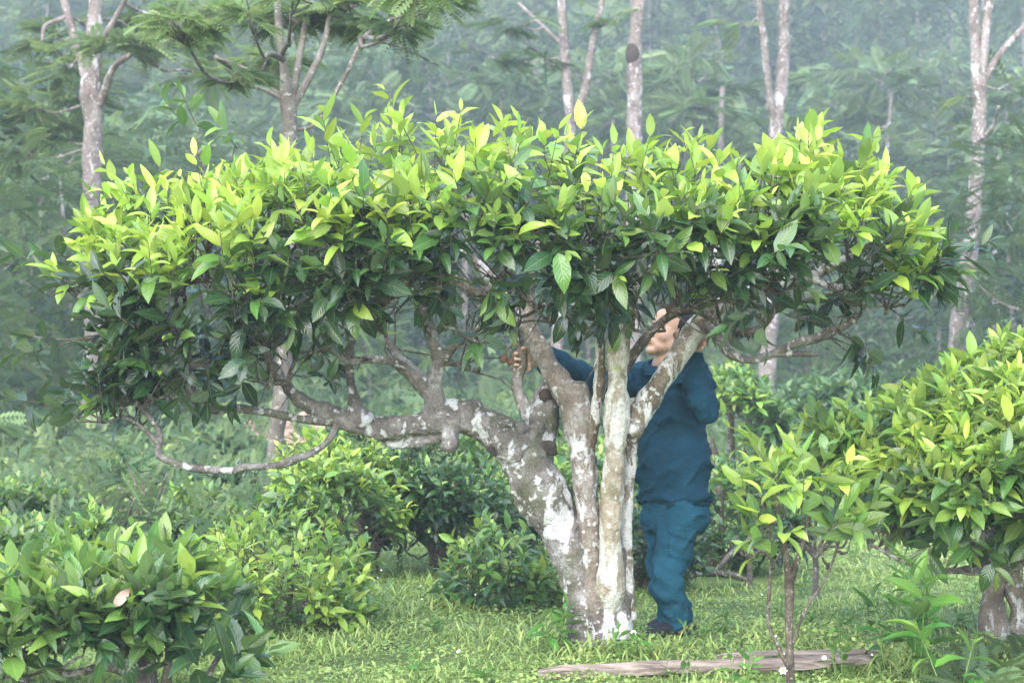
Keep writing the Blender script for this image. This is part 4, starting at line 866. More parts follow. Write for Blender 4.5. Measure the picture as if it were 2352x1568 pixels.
shade_tree('slender pale trunk tree splitting into several rising dark limbs above the crown', 16.5,
    [[(617, 1215, 17), (622, 1130, 17), (632, 1020, 18), (645, 920, 20), (655, 800, 20), (658, 700, 19), (660, 600, 18), (663, 500, 18), (665, 400, 18), (665, 290, 18), (660, 220, 17), (652, 150, 10), (640, 60, 9), (636, -60, 7)],
     [(668, 260, 9), (678, 150, 8), (686, 60, 7), (695, -60, 5)], [(670, 250, 10), (712, 160, 9), (738, 80, 7), (752, -40, 5)], [(655, 240, 6), (612, 188, 5), (560, 150, 4), (480, 115, 3)], [(668, 300, 5), (725, 280, 4), (790, 170, 5), (830, 80, 5), (880, 40, 4), (970, 5, 3)], [(652, 230, 5), (600, 205, 4), (540, 195, 3)], [(830, 85, 3), (920, 95, 3), (1000, 120, 2)]],
    [(560, 60, 100, 30, 34), (640, 15, 90, 35, 34), (490, 135, 70, 30, 24), (560, 195, 55, 22, 16), (870, 30, 110, 26, 36), (985, 55, 65, 28, 22), (930, 95, 55, 20, 12), (760, 100, 40, 30, 8), (800, -10, 110, 35, 34), (1010, 10, 60, 22, 16), (640, 130, 40, 30, 8), (680, -120, 200, 70, 60)], .27, .88, 'trunk_dark', nfr=4)
shade_tree('thin pale forked trunk tree rising behind the middle of the crown', 36,
    [[(1268, 985, 16), (1276, 850, 15), (1284, 700, 14), (1295, 500, 14), (1310, 300, 14), (1303, 200, 12), (1296, 100, 11), (1290, 0, 10), (1285, -120, 8)], [(1312, 290, 9), (1345, 200, 9), (1360, 100, 8), (1388, -20, 6), (1400, -120, 5)], [(1298, 110, 5), (1250, 60, 4), (1190, 0, 3)]],
    [(1180, 60, 90, 25, 22), (1250, 150, 60, 24, 14), (1120, 130, 80, 26, 20), (1420, 60, 60, 28, 14), (1300, -100, 160, 60, 40)], .6, .5)
shade_tree('straight pale trunk tree with a dark burl, above the white stem', 35,
    [[(1452, 980, 21), (1454, 800, 20), (1455, 600, 20), (1456, 450, 19), (1457, 300, 19), (1458, 200, 18), (1457, 120, 18), (1462, 60, 16), (1466, 0, 16), (1470, -150, 12)]], [(1470, -140, 170, 60, 50)], .6, .5, spot=(1454, 125, 18, 30))
shade_tree('grey trunk tree forking into a thin crooked limb, right of the man', 35,
    [[(1756, 985, 22), (1762, 850, 20), (1768, 750, 18), (1775, 500, 17), (1782, 300, 16), (1795, 200, 15), (1800, 100, 14), (1802, 0, 13), (1806, -150, 10)], [(1780, 290, 9), (1762, 210, 8), (1748, 110, 8), (1730, 0, 7), (1722, -100, 5)]],
    [(1700, 60, 60, 20, 10), (1790, -140, 170, 60, 50), (1840, 290, 90, 24, 22)], .6, .55)
shade_tree('tall mottled grey trunk tree with forked top at the right edge', 30,
    [[(2195, 1010, 24), (2200, 780, 22), (2220, 640, 20), (2235, 500, 18), (2245, 350, 17), (2252, 220, 15), (2260, 100, 12), (2272, 0, 10), (2280, -120, 8)], [(2248, 250, 12), (2240, 130, 12), (2234, 0, 11), (2230, -100, 8)], [(2256, 200, 8), (2288, 135, 8), (2352, 60, 7), (2400, 0, 5)], [(2240, 330, 7), (2264, 300, 5), (2262, 260, 3)]],
    [(2230, 215, 40, 16, 7), (2310, 200, 45, 18, 8), (2270, -130, 160, 60, 46)], .6, .55)
THIN = [('thin pale trunk just right of the burl trunk on the slope', 1562, 56, 8, 300, .02), ('slim grey trunk leaning slightly, midway between burl trunk and forked trunk', 1638, 50, 12, 380, .03), ('hair thin pale trunk leaning right beside the grey forked trunk', 1845, 60, 6, 300, .09), ('thin trunk standing in the dark gap of the right slope', 1880, 66, 5, 260, -.01),
        ('short pale trunk at the top left corner of the slope', 70, 62, 8, 300, -.03), ('pale thin trunk left of the highest shoot on the slope', 1030, 68, 8, 260, .0), ('faint trunk between the two middle pale trunks', 1395, 58, 7, 280, .02), ('faint thin trunk above the right end of the crown', 2140, 62, 6, 280, .01), ('small pale trunk below the crown left of the main fork', 1066, 46, 10, 250, .01), ('thin faint trunk rising behind the left shoots', 420, 55, 8, 300, -.02)]
for lb, px, d, r, hh, ln in THIN:
    base = 784 + (CAMZ - gz(P(px, 0, d)[0], d)) * K / d
    T = [(px + ln * (base - y), y, r * (1 - .5 * i / 5)) for i, y in enumerate(np.linspace(base, base - hh - 330, 6))]
    tx, ty = T[-1][0], T[-1][1]
    shade_tree(lb, d, [T, [(T[3][0], T[3][1], r * .5), (T[3][0] + 30, T[3][1] - 60, r * .4), (T[3][0] + 50, T[3][1] - 120, r * .3)]], [(tx, ty, 90, 30, 20), (tx - 50, ty + 50, 70, 24, 14), (tx + 60, ty + 40, 70, 24, 14)], .8, .5, bark='trunk_dark', name='slope_tree', nfr=1.6)
# ------------------------------------------------------------------ small trees and forest, built once per kind and copied
def tree_kind(H, R, nb, nf, fl, tint, flat=.5, crown_from=.4, mat='forest', tr=.09, tpls=None, twin=False):
    gt = Geo(); top = np.array([rng.normal(0, .1) * H * .5, rng.normal(0, .05) * H, H * .9])
    tube(gt, [(0, 0, -.4), (top[0] * .2, 0, H * .3), (top[0] * .5, top[1] * .6, H * .6), top], [tr * 1.2, tr, tr * .8, tr * .3], 8, 5, .15)
    gl = Geo()
    for k in range(nb):
        t = crown_from + (1 - crown_from) * (k + .5) / nb; a = k * 2.4 + rng.normal(0, .4); rr = R * (1 - .75 * max(0, t - .55) / .45) * rng.uniform(.35, .75) * (1 if k < nb - 1 else .1)
        c = np.array([math.cos(a) * rr, math.sin(a) * rr, H * t + rng.normal(0, .03 * H)]); b = np.array([top[0] * t, top[1] * t, max(.1, c[2] - rr * .55)])
        tube(gt, [b, (b + c) / 2 + [0, 0, -.03 * H], c], [tr * .45, tr * .3, tr * .12], 5, 3)
        br = R * rng.uniform(.42, .68); n = nf; u = nrm(rng.normal(size=(n, 3))); u[:, 2] = np.abs(u[:, 2]) * np.where(rng.random(n) < .75, 1, -1)
        p = c + u * np.array([br, br, br * flat]) * rng.uniform(.45, 1.05, (n, 1))
        dv = nrm(u * [1, 1, .35] + rng.normal(0, .35, (n, 3)) + [0, 0, -.05]); sh = rng.normal(0, .10)
        tone = np.stack([np.clip(tint + sh + .10 * u[:, 2] + rng.normal(0, .1, n), 0, 1), rng.random(n), np.clip(.45 + sh + rng.normal(0, .2, n), 0, 1), np.ones(n)], -1)
        place_leaves(gl, tpls or FRONDS, p, dv, np.tile([[0, 0, 1.]], (n, 1)) + rng.normal(0, .3, (n, 3)), fl * rng.uniform(.6, 1.2, n), tone, rng.normal(0, .4, n))
    a = gt.mesh('trunk'); a.materials.append(M['trunk_far']); b = gl.mesh('crown'); b.materials.append(M[mat]); return a, b
def put_tree(kind, x, y, s, rz, name, label, group):
    rt = empty(name, (x, y, gz(x, y)), label, 'tree', group); rt.scale = (s, s, s); rt.rotation_euler = (0, 0, rz)
    for nm, me in (('trunk', kind[0]), ('crown', kind[1])):
        o = bpy.data.objects.new(nm, me); COL.objects.link(o); o.parent = rt
    return rt
KF = [tree_kind(7.5, 2.6, 9, 70, .75, .45), tree_kind(8.5, 2.2, 8, 70, .7, .80, .42, .5), tree_kind(6.5, 3.0, 9, 70, .8, .2, .45, .35), tree_kind(9, 2.4, 7, 60, .8, .6, .4, .55),
      tree_kind(6, 2.4, 8, 230, .3, .88, .6, .25, tpls=LEAVES_T), tree_kind(7, 2.6, 9, 230, .3, .14, .6, .25, tpls=LEAVES_T)]
KL = ['hazy feathery tree with spreading layers on the far wooded slope', 'hazy light green tree with tiered crown on the far wooded slope', 'hazy dark spreading tree on the far wooded slope', 'hazy tall thin trunked tree on the far wooded slope', 'hazy pale yellowish bushy tree on the far wooded slope', 'hazy dark dense bushy tree on the far wooded slope']
KG = ['feathery layered trees on the slope', 'light tiered trees on the slope', 'dark spreading trees on the slope', 'tall thin trees on the slope', 'pale bushy trees on the slope', 'dark bushy trees on the slope']
cnt = 0; y = 54.0
while y < 128:
    st = 3.15 + (y - 54) * .02; hw = .285 * y + 3; x = -hw + rng.uniform(0, st)
    while x < hw:
        xx, yy = x + rng.normal(0, .9), y + rng.normal(0, 1.2)
        lightside = .5 + .35 * math.sin(xx * .11 + 2) + .2 * math.sin(yy * .2) - .012 * (xx - 4)
        w = np.array([1, .9 + lightside, 1.3 - lightside, .8, .6 * lightside + .2, 1.5 - lightside]).clip(.05); k = int(rng.choice(6, p=w / w.sum()))
        if cnt < 290 and rng.random() < .97:
            put_tree(KF[k], xx, yy, rng.uniform(.6, 1.15), rng.uniform(0, 6.28), 'forest_tree', KL[k], KG[k]); cnt += 1
        x += st * rng.uniform(1.0, 1.7)
    y += st * 1.25
# undergrowth on the slope
g = Geo(); n = 12000
d = 50 + 85 * rng.random(n) ** .8; x = rng.uniform(-1, 1, n) * (.285 * d + 2); p = np.stack([x, d, ground_z(x, d)], -1)
lum = fbm(p * np.array([.22, .22, .0]), 3); p[:, 2] += rng.uniform(.1, 1.3, n) * (1 + .6 * lum)
dv = nrm(rng.normal(0, 1, (n, 3)) + [0, -.3, .5]); tone = np.stack([np.clip(.26 + .25 * lum + rng.normal(0, .12, n), 0, 1), rng.random(n), rng.random(n), np.ones(n)], -1)
place_leaves(g, FRONDS, p, dv, nrm(np.array([0, -.3, 1.]) + rng.normal(0, .3, (n, 3))), rng.uniform(.5, 1.2, n), tone)
tag(g.build('undergrowth', M['forest']), 'hazy green undergrowth covering the far slope between the trees', 'undergrowth', kind='stuff')
# small trees on the flat, between the tea field and the slope
KM = [tree_kind(4.2, 1.7, 9, 60, .5, .42, .5, .2, 'feather', .06), tree_kind(3.6, 1.6, 9, 70, .45, .55, .5, .15, 'feather', .05), tree_kind(4.6, 1.6, 8, 150, .28, .5, .6, .15, 'forest', .06, LEAVES_T), tree_kind(3.2, 1.5, 8, 160, .26, .30, .65, .1, 'forest', .05, LEAVES_T)]
ML = ['feathery leaved small tree standing on the flat behind the tea field', 'light green ferny small tree behind the tea field', 'leafy light green small tree behind the tea field', 'low dark bushy tree behind the tea field']
MG = ['feathery small trees behind the tea field', 'light ferny small trees behind the tea field', 'leafy small trees behind the tea field', 'dark bushy trees behind the tea field']
MID = [(-330, 24, 1.15, 0), (60, 31, .8, 1), (-190, 27, 1.3, 2), (60, 36, 1.4, 0), (330, 38, 1.3, 0), (420, 34, 1.0, 2), (300, 44, 1.5, 1), (500, 40, 1.1, 3), (150, 46, 1.6, 0), (20, 42, 1.5, 1), (560, 47, 1.4, 0), (720, 38, .8, 3), (800, 46, 1.2, 2), (900, 50, 1.3, 0), (980, 42, .8, 3), (1050, 52, 1.3, 2), (850, 36, .7, 1), (1180, 46, .9, 3), (1230, 54, 1.3, 2), (1350, 50, 1.2, 0), (1500, 48, 1.2, 1), (1600, 44, .8, 2), (1680, 52, 1.3, 0), (1850, 46, 1.0, 3), (1900, 40, .75, 1), (1980, 44, .9, 2), (2060, 50, 1.3, 0), (2150, 42, 1.0, 3), (2280, 38, 1.2, 2), (2340, 33, 1.15, 3), (2400, 44, 1.5, 0), (2100, 54, 1.5, 1), (640, 52, 1.3, 1), (220, 52, 1.7, 2), (1440, 40, .7, 2), (1720, 42, .7, 1), (170, 33, 1.2, 1), (300, 29, .8, 2), (2370, 28, .9, 0)]
for px, d, s, k in MID:
    x0 = P(px, 0, d)[0]; put_tree(KM[k], x0, d, s * rng.uniform(.92, 1.08), rng.uniform(0, 6.28), 'small_tree', ML[k], MG[k])
# bank of bare reddish soil
g = Geo(); nx_, ny_ = 40, 16; V = []
cx, cy_ = P(715, 0, 27)[0], 27.0
for i in range(ny_):
    for j in range(nx_):
        u = -1 + 2 * j / (nx_ - 1); w = i / (ny_ - 1); x = cx + u * 1.6; yv = cy_ - .5 + w * 2.4
        h = (1 - u * u) ** .6 * min(1, w * 3) * .62 * max(0, 1 - max(0, w - .6) * 2.5) if abs(u) < 1 else 0
        V.append((x, yv, gz(x, yv) - .03 + h * (1 + .25 * float(fbm(np.array([x * 2.5, yv * 2.5, 0.]), 3)))))
Q = [(i * nx_ + j, i * nx_ + j + 1, (i + 1) * nx_ + j + 1, (i + 1) * nx_ + j) for i in range(ny_ - 1) for j in range(nx_ - 1)]
g.add(V, Q); m = NT('bare_soil'); tc = m.n('TexCoord'); nn = m.noise(tc.outputs['Object'], 5, 5, .6)
c = m.ramp(nn, [(.35, (.20, .12, .08)), (.55, (.42, .28, .20)), (.7, (.55, .42, .33))]); b = m.n('Bump', Strength=.8, Distance=.05, Height=nn)
M['soil'] = m.fin(m.n('BsdfPrincipled', Base__Color=c, Roughness=.95, Normal=b.outputs[0]))
tag(g.build('earth_bank', M['soil'], loc=(cx, cy_, 0)), 'low bank of bare reddish soil right of the pale leaning trunk', 'soil bank', kind='structure')
# ================================================================== the man
PD = 10.2
pr_ = empty('person', (P(1545, 0, PD)[0], PD, gz(P(1545, 0, PD)[0], PD)), 'man in dark blue work jacket and teal cargo trousers gripping the tree, looking up', 'person')
pf = nrm(np.array([-.8, -.6, 0])); pl = np.array([.6, -.8, 0]); UP = np.array([0, 0, 1.])
def loft(g, rings, f=pf, l=pl, k=28):
    """rings: centre, half width (sideways), half depth (forward)"""
    R = np.array([np.concatenate([c, [a, b]]) for c, a, b in rings]); R = spline(R, 5); n = len(R); an = np.arange(k) / k * 2 * math.pi
    V = R[:, None, :3] + (R[:, 3, None] * np.cos(an))[..., None] * l + (R[:, 4, None] * np.sin(an))[..., None] * f
    i, j = np.meshgrid(np.arange(n - 1), np.arange(k), indexing='ij'); jj = (j + 1) % k
    Q = np.stack([i * k + j, i * k + jj, (i + 1) * k + jj, (i + 1) * k + j], -1).reshape(-1, 4); V = np.vstack([V.reshape(-1, 3), R[0, :3], R[-1, :3]])
    T = [(n * k, (m + 1) % k, m) for m in range(k)] + [(n * k + 1, (n - 1) * k + m, (n - 1) * k + (m + 1) % k) for m in range(k)]
    g.add(V, Q, T)
def chain(g, rows, sides=14, sub=5, knob=0): 
    p = np.array([P(r[0], r[1], r[2]) for r in rows]); return tube(g, p, [r[3] for r in rows], sides, sub, knob)
SLL = [(1588, 866, 10.05, .085), (1610, 900, 9.97, .074), (1622, 936, 9.86, .066), (1614, 950, 9.79, .058), (1604, 905, 9.79, .060), (1594, 850, 9.83, .054), (1588, 812, 9.86, .048)]
SLR = [(1492, 872, 10.3, .085), (1440, 882, 10.2, .072), (1385, 884, 10.08, .066), (1330, 862, 10.02, .058), (1280, 842, 9.95, .05), (1252, 832, 9.9, .046)]
TORSO = [(1532, 838, .078, .075), (1536, 850, .135, .088), (1541, 868, .185, .11), (1544, 910, .205, .14), (1545, 960, .205, .165), (1544, 1030, .20, .19), (1548, 1095, .19, .178), (1552, 1140, .188, .168), (1553, 1156, .192, .172)]
def folds(v, amp):
    w = np.stack([v[:, 0], v[:, 1], v[:, 2]], -1) + .05 * np.stack([vnoise(v * 5), vnoise(v * 5 + 9), vnoise(v * 5 + 19)], -1)
    r = lambda q: 1 - 2 * np.abs(vnoise(q))
    a = fbm(np.stack([w[:, 0] * 4 + w[:, 2] * 5, w[:, 1] * 5, w[:, 2] * 9 - w[:, 0] * 5], -1), 2)
    b = r(np.stack([w[:, 0] * 5 + w[:, 2] * 5, w[:, 1] * 7, w[:, 2] * 13 - w[:, 0] * 11 + 11], -1))
    c = r(np.stack([w[:, 0] * 8 - w[:, 2] * 7 + 5, w[:, 1] * 9, w[:, 2] * 17 + w[:, 0] * 15], -1))
    return amp * (.55 * a + .8 * np.clip(b, -.3, 1) ** 2 * np.sign(b) + .25 * np.clip(c, 0, 1) ** 2)
def cloth_mat(name, c):
    m = NT(name); tc = m.n('TexCoord'); o = tc.outputs['Object']; n1 = m.noise(o, 5, 4); n2 = m.noise(o, 260, 2)
    cc = m.mix(n1, tuple(a * .7 for a in c), tuple(a * 1.35 for a in c)); b0 = m.n('Bump', Strength=.6, Distance=.018, Height=m.noise(m.n('Mapping', Vector=o, Scale=(1, 1, 1.8), Rotation=(0, .5, 0)).outputs[0], 13, 4, .55, 1.6)); b = m.n('Bump', Strength=.25, Distance=.001, Height=n2, Normal=b0.outputs[0])
    p = m.n('BsdfPrincipled', Base__Color=cc, Roughness=.85, Normal=b.outputs[0]); p.inputs['Specular IOR Level'].default_value = .2
    return m.fin(p)
M['jacket'] = cloth_mat('blue_work_cloth', (.007, .045, .077)); M['trousers'] = cloth_mat('teal_work_cloth', (.010, .065, .103))
g = Geo(); loft(g, [(P(x, y, PD), a * .96, b * .95) for x, y, a, b in TORSO]); chain(g, SLL); chain(g, SLR)
ball(g, P(1590, 868, 10.07), I3, (.085, .08, .07)); ball(g, P(1490, 874, 10.32), I3, (.085, .08, .07))
jv, jn, jq, jt = fused(g, .011, 5); jv = jv + jn * folds(jv, .030)[:, None]
# hem band: slight blouse above the hem
g = Geo(); g.add(jv, jq, jt); jk = g.build('jacket', M['jacket'], pr_)
def patch(v, n, q, poly, off, name, mat, parent, zmax=None):
    """a flap that hugs the cloth: the camera-side faces inside a px polygon, lifted off the surface and given thickness"""
    px = v[:, 0] / v[:, 1] * K + 1176; py = 784 - (v[:, 2] - CAMZ) / v[:, 1] * K; poly = np.array(poly, float); ins = np.ones(len(v), bool)
    for a, b in zip(poly, np.roll(poly, -1, 0)): ins &= ((b[0] - a[0]) * (py - a[1]) - (b[1] - a[1]) * (px - a[0])) >= 0
    ins &= n[:, 1] < -.1
    if zmax: ins &= v[:, 1] < zmax
    fq = q[ins[q].all(1)]
    if not len(fq): return
    ids = np.unique(fq); mp = -np.ones(len(v), int); mp[ids] = np.arange(len(ids)); fq = mp[fq]; e = {}
    for f in fq:
        for a, b in zip(f, np.roll(f, -1)):
            k = (min(a, b), max(a, b)); e[k] = None if k in e else (a, b)
    m_ = len(ids); top = v[ids] + n[ids] * off; bot = v[ids] - n[ids] * .002
    sk_ = [(a, a + m_, b + m_, b) for k in e if e[k] for a, b in [e[k]]]
    h = Geo(); h.add(np.vstack([top, bot]), np.vstack([fq, np.array(sk_)])); return h.build(name, mat, parent)
patch(jv, jn, jq, [(1492, 930), (1548, 945), (1545, 972), (1520, 985), (1490, 965)], .006, 'pocket_flap', M['jacket'], jk)
patch(jv, jn, jq, [(1440, 1132), (1660, 1130), (1660, 1152), (1440, 1156)], .009, 'hem_band', M['jacket'], jk)
# collar
g = Geo(); k = 40; V = []
for i, (py, dz, r1) in enumerate(((848, 0, .098), (836, 0, .094), (824, 0, .084), (826, 0, .100), (842, 0, .116), (852, 0, .12))):
    for j in range(k):
        a = j / k * 2 * math.pi; c = P(1529, py, PD); fr = max(0, math.sin(a)); 
        V.append(c + pl * math.cos(a) * r1 * 1.02 + pf * (math.sin(a) * r1 * 1.0) - UP * (.035 * fr ** 3 * (1 if i in (1, 2, 3) else .6)))
g.add(V, [(i * k + j, i * k + (j + 1) % k, (i + 1) * k + (j + 1) % k, (i + 1) * k + j) for i in range(5) for j in range(k)]); g.build('collar', M['jacket'], jk)
# trousers
LGL = [(1572, 1165, 10.1, .112), (1560, 1215, 10.08, .104), (1546, 1270, 10.05, .094), (1532, 1320, 10.02, .084), (1533, 1352, 10.02, .079), (1541, 1395, 10.05, .072), (1549, 1425, 10.08, .072), (1551, 1440, 10.08, .070)]
LGR = [(1530, 1165, 10.3, .112), (1524, 1220, 10.28, .098), (1522, 1280, 10.24, .086), (1528, 1330, 10.22, .078), (1550, 1375, 10.3, .068), (1560, 1410, 10.36, .066), (1562, 1428, 10.38, .064)]
g = Geo(); loft(g, [(P(1553, 1135, PD), .165, .15), (P(1552, 1160, PD), .178, .162), (P(1552, 1195, PD), .185, .16), (P(1551, 1222, PD), .15, .13)]); chain(g, [(r[0], r[1], r[2], r[3] * .94) for r in LGL]); chain(g, [(r[0], r[1], r[2], r[3] * .94) for r in LGR])
tv, tn, tq, tt = fused(g, .010, 4); kn = np.exp(-((tv[:, 2] - .26) / .14) ** 2) + .4 * np.exp(-((tv[:, 2] - .08) / .06) ** 2)
tv = tv + tn * (folds(tv, .022) + kn * .005 * np.sin(tv[:, 2] * 75 + tv[:, 0] * 40 + 7 * vnoise(tv * 6)))[:, None]
g = Geo(); g.add(tv, tq, tt); trs = g.build('trousers', M['trousers'], pr_)
patch(tv, tn, tq, [(1536, 1199), (1600, 1215), (1594, 1246), (1534, 1228)], .007, 'cargo_pocket_flap', M['trousers'], trs, 10.12)
patch(tv, tn, tq, [(1535, 1228), (1592, 1245), (1585, 1292), (1532, 1276)], .004, 'cargo_pocket', M['trousers'], trs, 10.12)
# body: head, neck, trunk, arms, hands, legs and feet in one surface
hs_ = 1.2; yaw = math.radians(61); pit = math.radians(19); fh = np.array([-math.sin(yaw), -math.cos(yaw), 0])
hf = fh * math.cos(pit) + UP * math.sin(pit); hu = UP * math.cos(pit) - fh * math.sin(pit); hl = np.cross(hu, hf); HC = P(1541, 767, 10.15)
def Hd(F, U, L): return HC + hs_ * (F * hf + U * hu + L * hl)
AX = np.array([hf, hl, hu])
def hb(g, F, U, L, a, b, c, tpl=None): ball(g, Hd(F, U, L), AX, (a * hs_, b * hs_, c * hs_), tpl)
SPH_F = sphere_tpl(32, 20)
g = Geo()
hb(g, -.012, .045, 0, .097, .076, .088, SPH_F); hb(g, .028, -.02, 0, .062, .064, .085, SPH_F); hb(g, .04, -.072, 0, .046, .052, .036, SPH_F); hb(g, .072, -.098, 0, .023, .027, .019); hb(g, .045, .055, 0, .042, .06, .045, SPH_F)
for sd in (-1, 1):
    hb(g, .052, -.028, sd * .036, .030, .026, .032); hb(g, .071, .030, sd * .026, .017, .026, .009); hb(g, .099, -.034, sd * .012, .011, .009, .008); hb(g, .0, -.05, sd * .055, .04, .014, .04)
    hb(g, -.012, .0, sd * .078, .017, .008, .031); hb(g, -.02, .012, sd * .083, .012, .005, .02); hb(g, -.004, -.026, sd * .076, .008, .008, .01)
    hb(g, .078, -.018, sd * .03, .010, .016, .008)
tube(g, [Hd(.076, .03, 0), Hd(.088, .008, 0), Hd(.103, -.018, 0), Hd(.108, -.03, 0)], [.010, .011, .014, .014], 10, 4)
hb(g, .088, -.057, 0, .010, .022, .008); hb(g, .086, -.070, 0, .010, .019, .008); hb(g, .083, -.063, 0, .012, .026, .016)
tube(g, [Hd(-.03, -.04, 0), Hd(-.02, -.11, 0), P(1527, 842, 10.19), P(1530, 880, PD)], [.07, .068, .07, .09], 18, 5)
loft(g, [(P(1538, 862, PD), .12, .07), (P(1542, 900, PD), .16, .10), (P(1545, 1000, PD), .15, .11), (P(1550, 1120, PD), .14, .11), (P(1552, 1180, PD), .14, .11)])
chain(g, [(r[0], r[1], r[2], r[3] * .68) for r in SLL] + [(1586, 798, 9.87, .027), (1588, 785, 9.85, .030)])
chain(g, [(r[0], r[1], r[2], r[3] * .68) for r in SLR] + [(1240, 829, 9.86, .027), (1226, 826, 9.83, .030)])
chain(g, [(r[0], r[1], r[2], r[3] * .68) for r in LGL] + [(1552, 1452, 10.1, .04)]); chain(g, [(r[0], r[1], r[2], r[3] * .68) for r in LGR] + [(1564, 1440, 10.4, .04)])
# right hand: fingers close round the upright side stem
tube(g, [P(1234, 828, 9.85), P(1222, 828, 9.81), P(1214, 829, 9.79)], [.030, .036, .030], 12, 4, flat=(np.array([.4, .9, 0]), .55))
for k, (dy, fl_) in enumerate(((-17, .95), (-4, 1.05), (9, 1.0), (21, .82))):
    y0 = 827 + dy; cx0 = 1199; c0 = P(cx0, y0, 9.742); R = .037; pp = []
    for t in np.linspace(0, 1, 6):
        a = math.radians(15 + 235 * t * fl_); pp.append(c0 + np.array([math.cos(a) * R, math.sin(a) * R, -.004 * t]))
    tube(g, [P(1218, 828 + dy * .6, 9.80)] + pp, [.010, .0105, .010, .0098, .0093, .0088, .0075], 9, 4)
tube(g, [P(1224, 818, 9.80), P(1216, 806, 9.76), P(1208, 800, 9.72), P(1198, 799, 9.70)], [.013, .012, .011, .009], 9, 4)
# left hand: holds the slanting limb from behind
ld = nrm(P(1612, 735, 9.72) - P(1570, 800, 9.66)); lc = P(1590, 769, 9.69); ly = nrm(np.array([0, 1., 0]) - ld * ld[1]); lx = np.cross(ly, ld)
tube(g, [P(1587, 792, 9.86), P(1590, 776, 9.82), P(1593, 766, 9.79)], [.030, .038, .030], 12, 4, flat=(ly, .55))
for k in range(4):
    o0 = lc + ld * (-.035 + .024 * k); R = .077; pp = [o0 + R * (math.cos(a) * lx + math.sin(a) * ly) for a in np.radians(np.linspace(95, 95 - 118 * (1, 1.06, 1, .85)[k], 6))]
    tube(g, [P(1590, 776, 9.80)] + pp, [.010, .0105, .010, .0098, .0092, .0088, .0075], 9, 4)
tube(g, [P(1586, 782, 9.81)] + [lc + ld * -.04 + .077 * (math.cos(a) * lx + math.sin(a) * ly) for a in np.radians(np.linspace(100, 190, 4))], [.012, .012, .011, .010, .008], 9, 4)
# feet
for (x, y, dd, fd) in ((1552, 1462, 10.08, (-.75, -.66, 0)), (1566, 1448, 10.4, (-.8, -.6, 0))):
    a = P(x, 0, dd); a[2] = gz(a[0], a[1]); fd = nrm(np.array(fd)); sdv = np.cross(UP, fd)
    tube(g, [a - fd * .05 + UP * .045, a + fd * .02 + UP * .055, a + fd * .1 + UP * .042, a + fd * .16 + UP * .03], [.034, .042, .042, .034], 12, 4, flat=(UP, .75))
    tube(g, [a + UP * .04, a + UP * .12], [.04, .04], 10, 3)
    for t in range(5): tube(g, [a + fd * .15 + sdv * (-.032 + .016 * t) + UP * .025, a + fd * (.195 - .006 * t) + sdv * (-.034 + .017 * t) + UP * .02], [.011, .009], 7, 2)
bv, bn, bq, bt = fused(g, .0058, 3, .5)
m = NT('skin'); tc = m.n('TexCoord'); n1 = m.noise(tc.outputs['Object'], 12, 4)
cc = m.mix(n1, (.56, .34, .25), (.66, .43, .33)); b = m.n('Bump', Strength=.15, Distance=.002, Height=m.noise(tc.outputs['Object'], 120, 3))
p = m.n('BsdfPrincipled', Base__Color=cc, Roughness=.5, Normal=b.outputs[0]); p.inputs['Subsurface Weight'].default_value = .25; p.inputs['Subsurface Radius'].default_value = (.01, .004, .002); p.inputs['Subsurface Scale'].default_value = .6
M['skin'] = m.fin(p)
g = Geo(); g.add(bv, bq, bt); body = g.build('body', M['skin'], pr_)
M['hair'] = plain_mat('black_hair', (.012, .010, .010), .55, .4, .4, 90, .5, .004); M['lip'] = plain_mat('lip', (.42, .15, .13), .45, .4, .1); M['eye_white'] = plain_mat('eye_white', (.6, .58, .55), .2, .5, .05); M['iris'] = plain_mat('iris', (.015, .008, .006), .15, .5, .1)
# hair cap
v, q, t = sphere_tpl(48, 32); loc = v * np.array([.1035, .082, .095]) + np.array([-.014, .0, .047])
loc[:, :] += v * (.003 * fbm(v * 9, 2))[:, None]
F_, L_, U_ = loc[:, 0], loc[:, 1], loc[:, 2]
kp = (U_ > .083 + .15 * (F_ - .04)) | ((F_ < .028) & (U_ > .016)) | ((F_ < .012) & (U_ > -.012)) | ((F_ < -.036) & (U_ > -.062))
fq = q[kp[q].all(1)]; ft = t[kp[t].all(1)]
g = Geo(); g.add(HC + hs_ * (F_[:, None] * hf + U_[:, None] * hu + L_[:, None] * hl), fq, ft); g.build('hair', M['hair'], body)
for sd in (-1, 1):
    g = Geo(); hb(g, .066, .010, sd * .031, .0135, .0165, .0115); e_ = g.build('eye', M['eye_white'], body)
    g = Geo(); hb(g, .0745, .0115, sd * .031, .0062, .0085, .0085); g.build('iris', M['iris'], e_)
    g = Geo(); tube(g, [Hd(.070, .013, sd * .016), Hd(.0795, .0185, sd * .028), Hd(.076, .0175, sd * .039), Hd(.066, .012, sd * .048)], [.002, .003, .003, .002], 6, 4); g.build('eyelashes', M['hair'], e_)
    g = Geo(); tube(g, [Hd(.082, .032, sd * .012), Hd(.086, .039, sd * .025), Hd(.078, .040, sd * .04), Hd(.064, .034, sd * .052)], [.003, .0055, .005, .0025], 6, 4); g.build('eyebrow', M['hair'], body)
g = Geo(); tube(g, [Hd(.078, -.063, -.025), Hd(.096, -.058, -.008), Hd(.0965, -.0585, 0), Hd(.096, -.058, .008), Hd(.078, -.063, .025)], [.002, .0052, .005, .0052, .002], 7, 4)
tube(g, [Hd(.077, -.066, -.022), Hd(.0945, -.070, -.007), Hd(.0945, -.070, .007), Hd(.077, -.066, .022)], [.002, .006, .006, .002], 7, 4); g.build('lips', M['lip'], body)
g = Geo(); tube(g, [Hd(.078, -.0645, -.026), Hd(.099, -.0638, 0), Hd(.078, -.0645, .026)], [.0012, .0016, .0012], 5, 6); g.build('mouth_line', M['iris'], body)
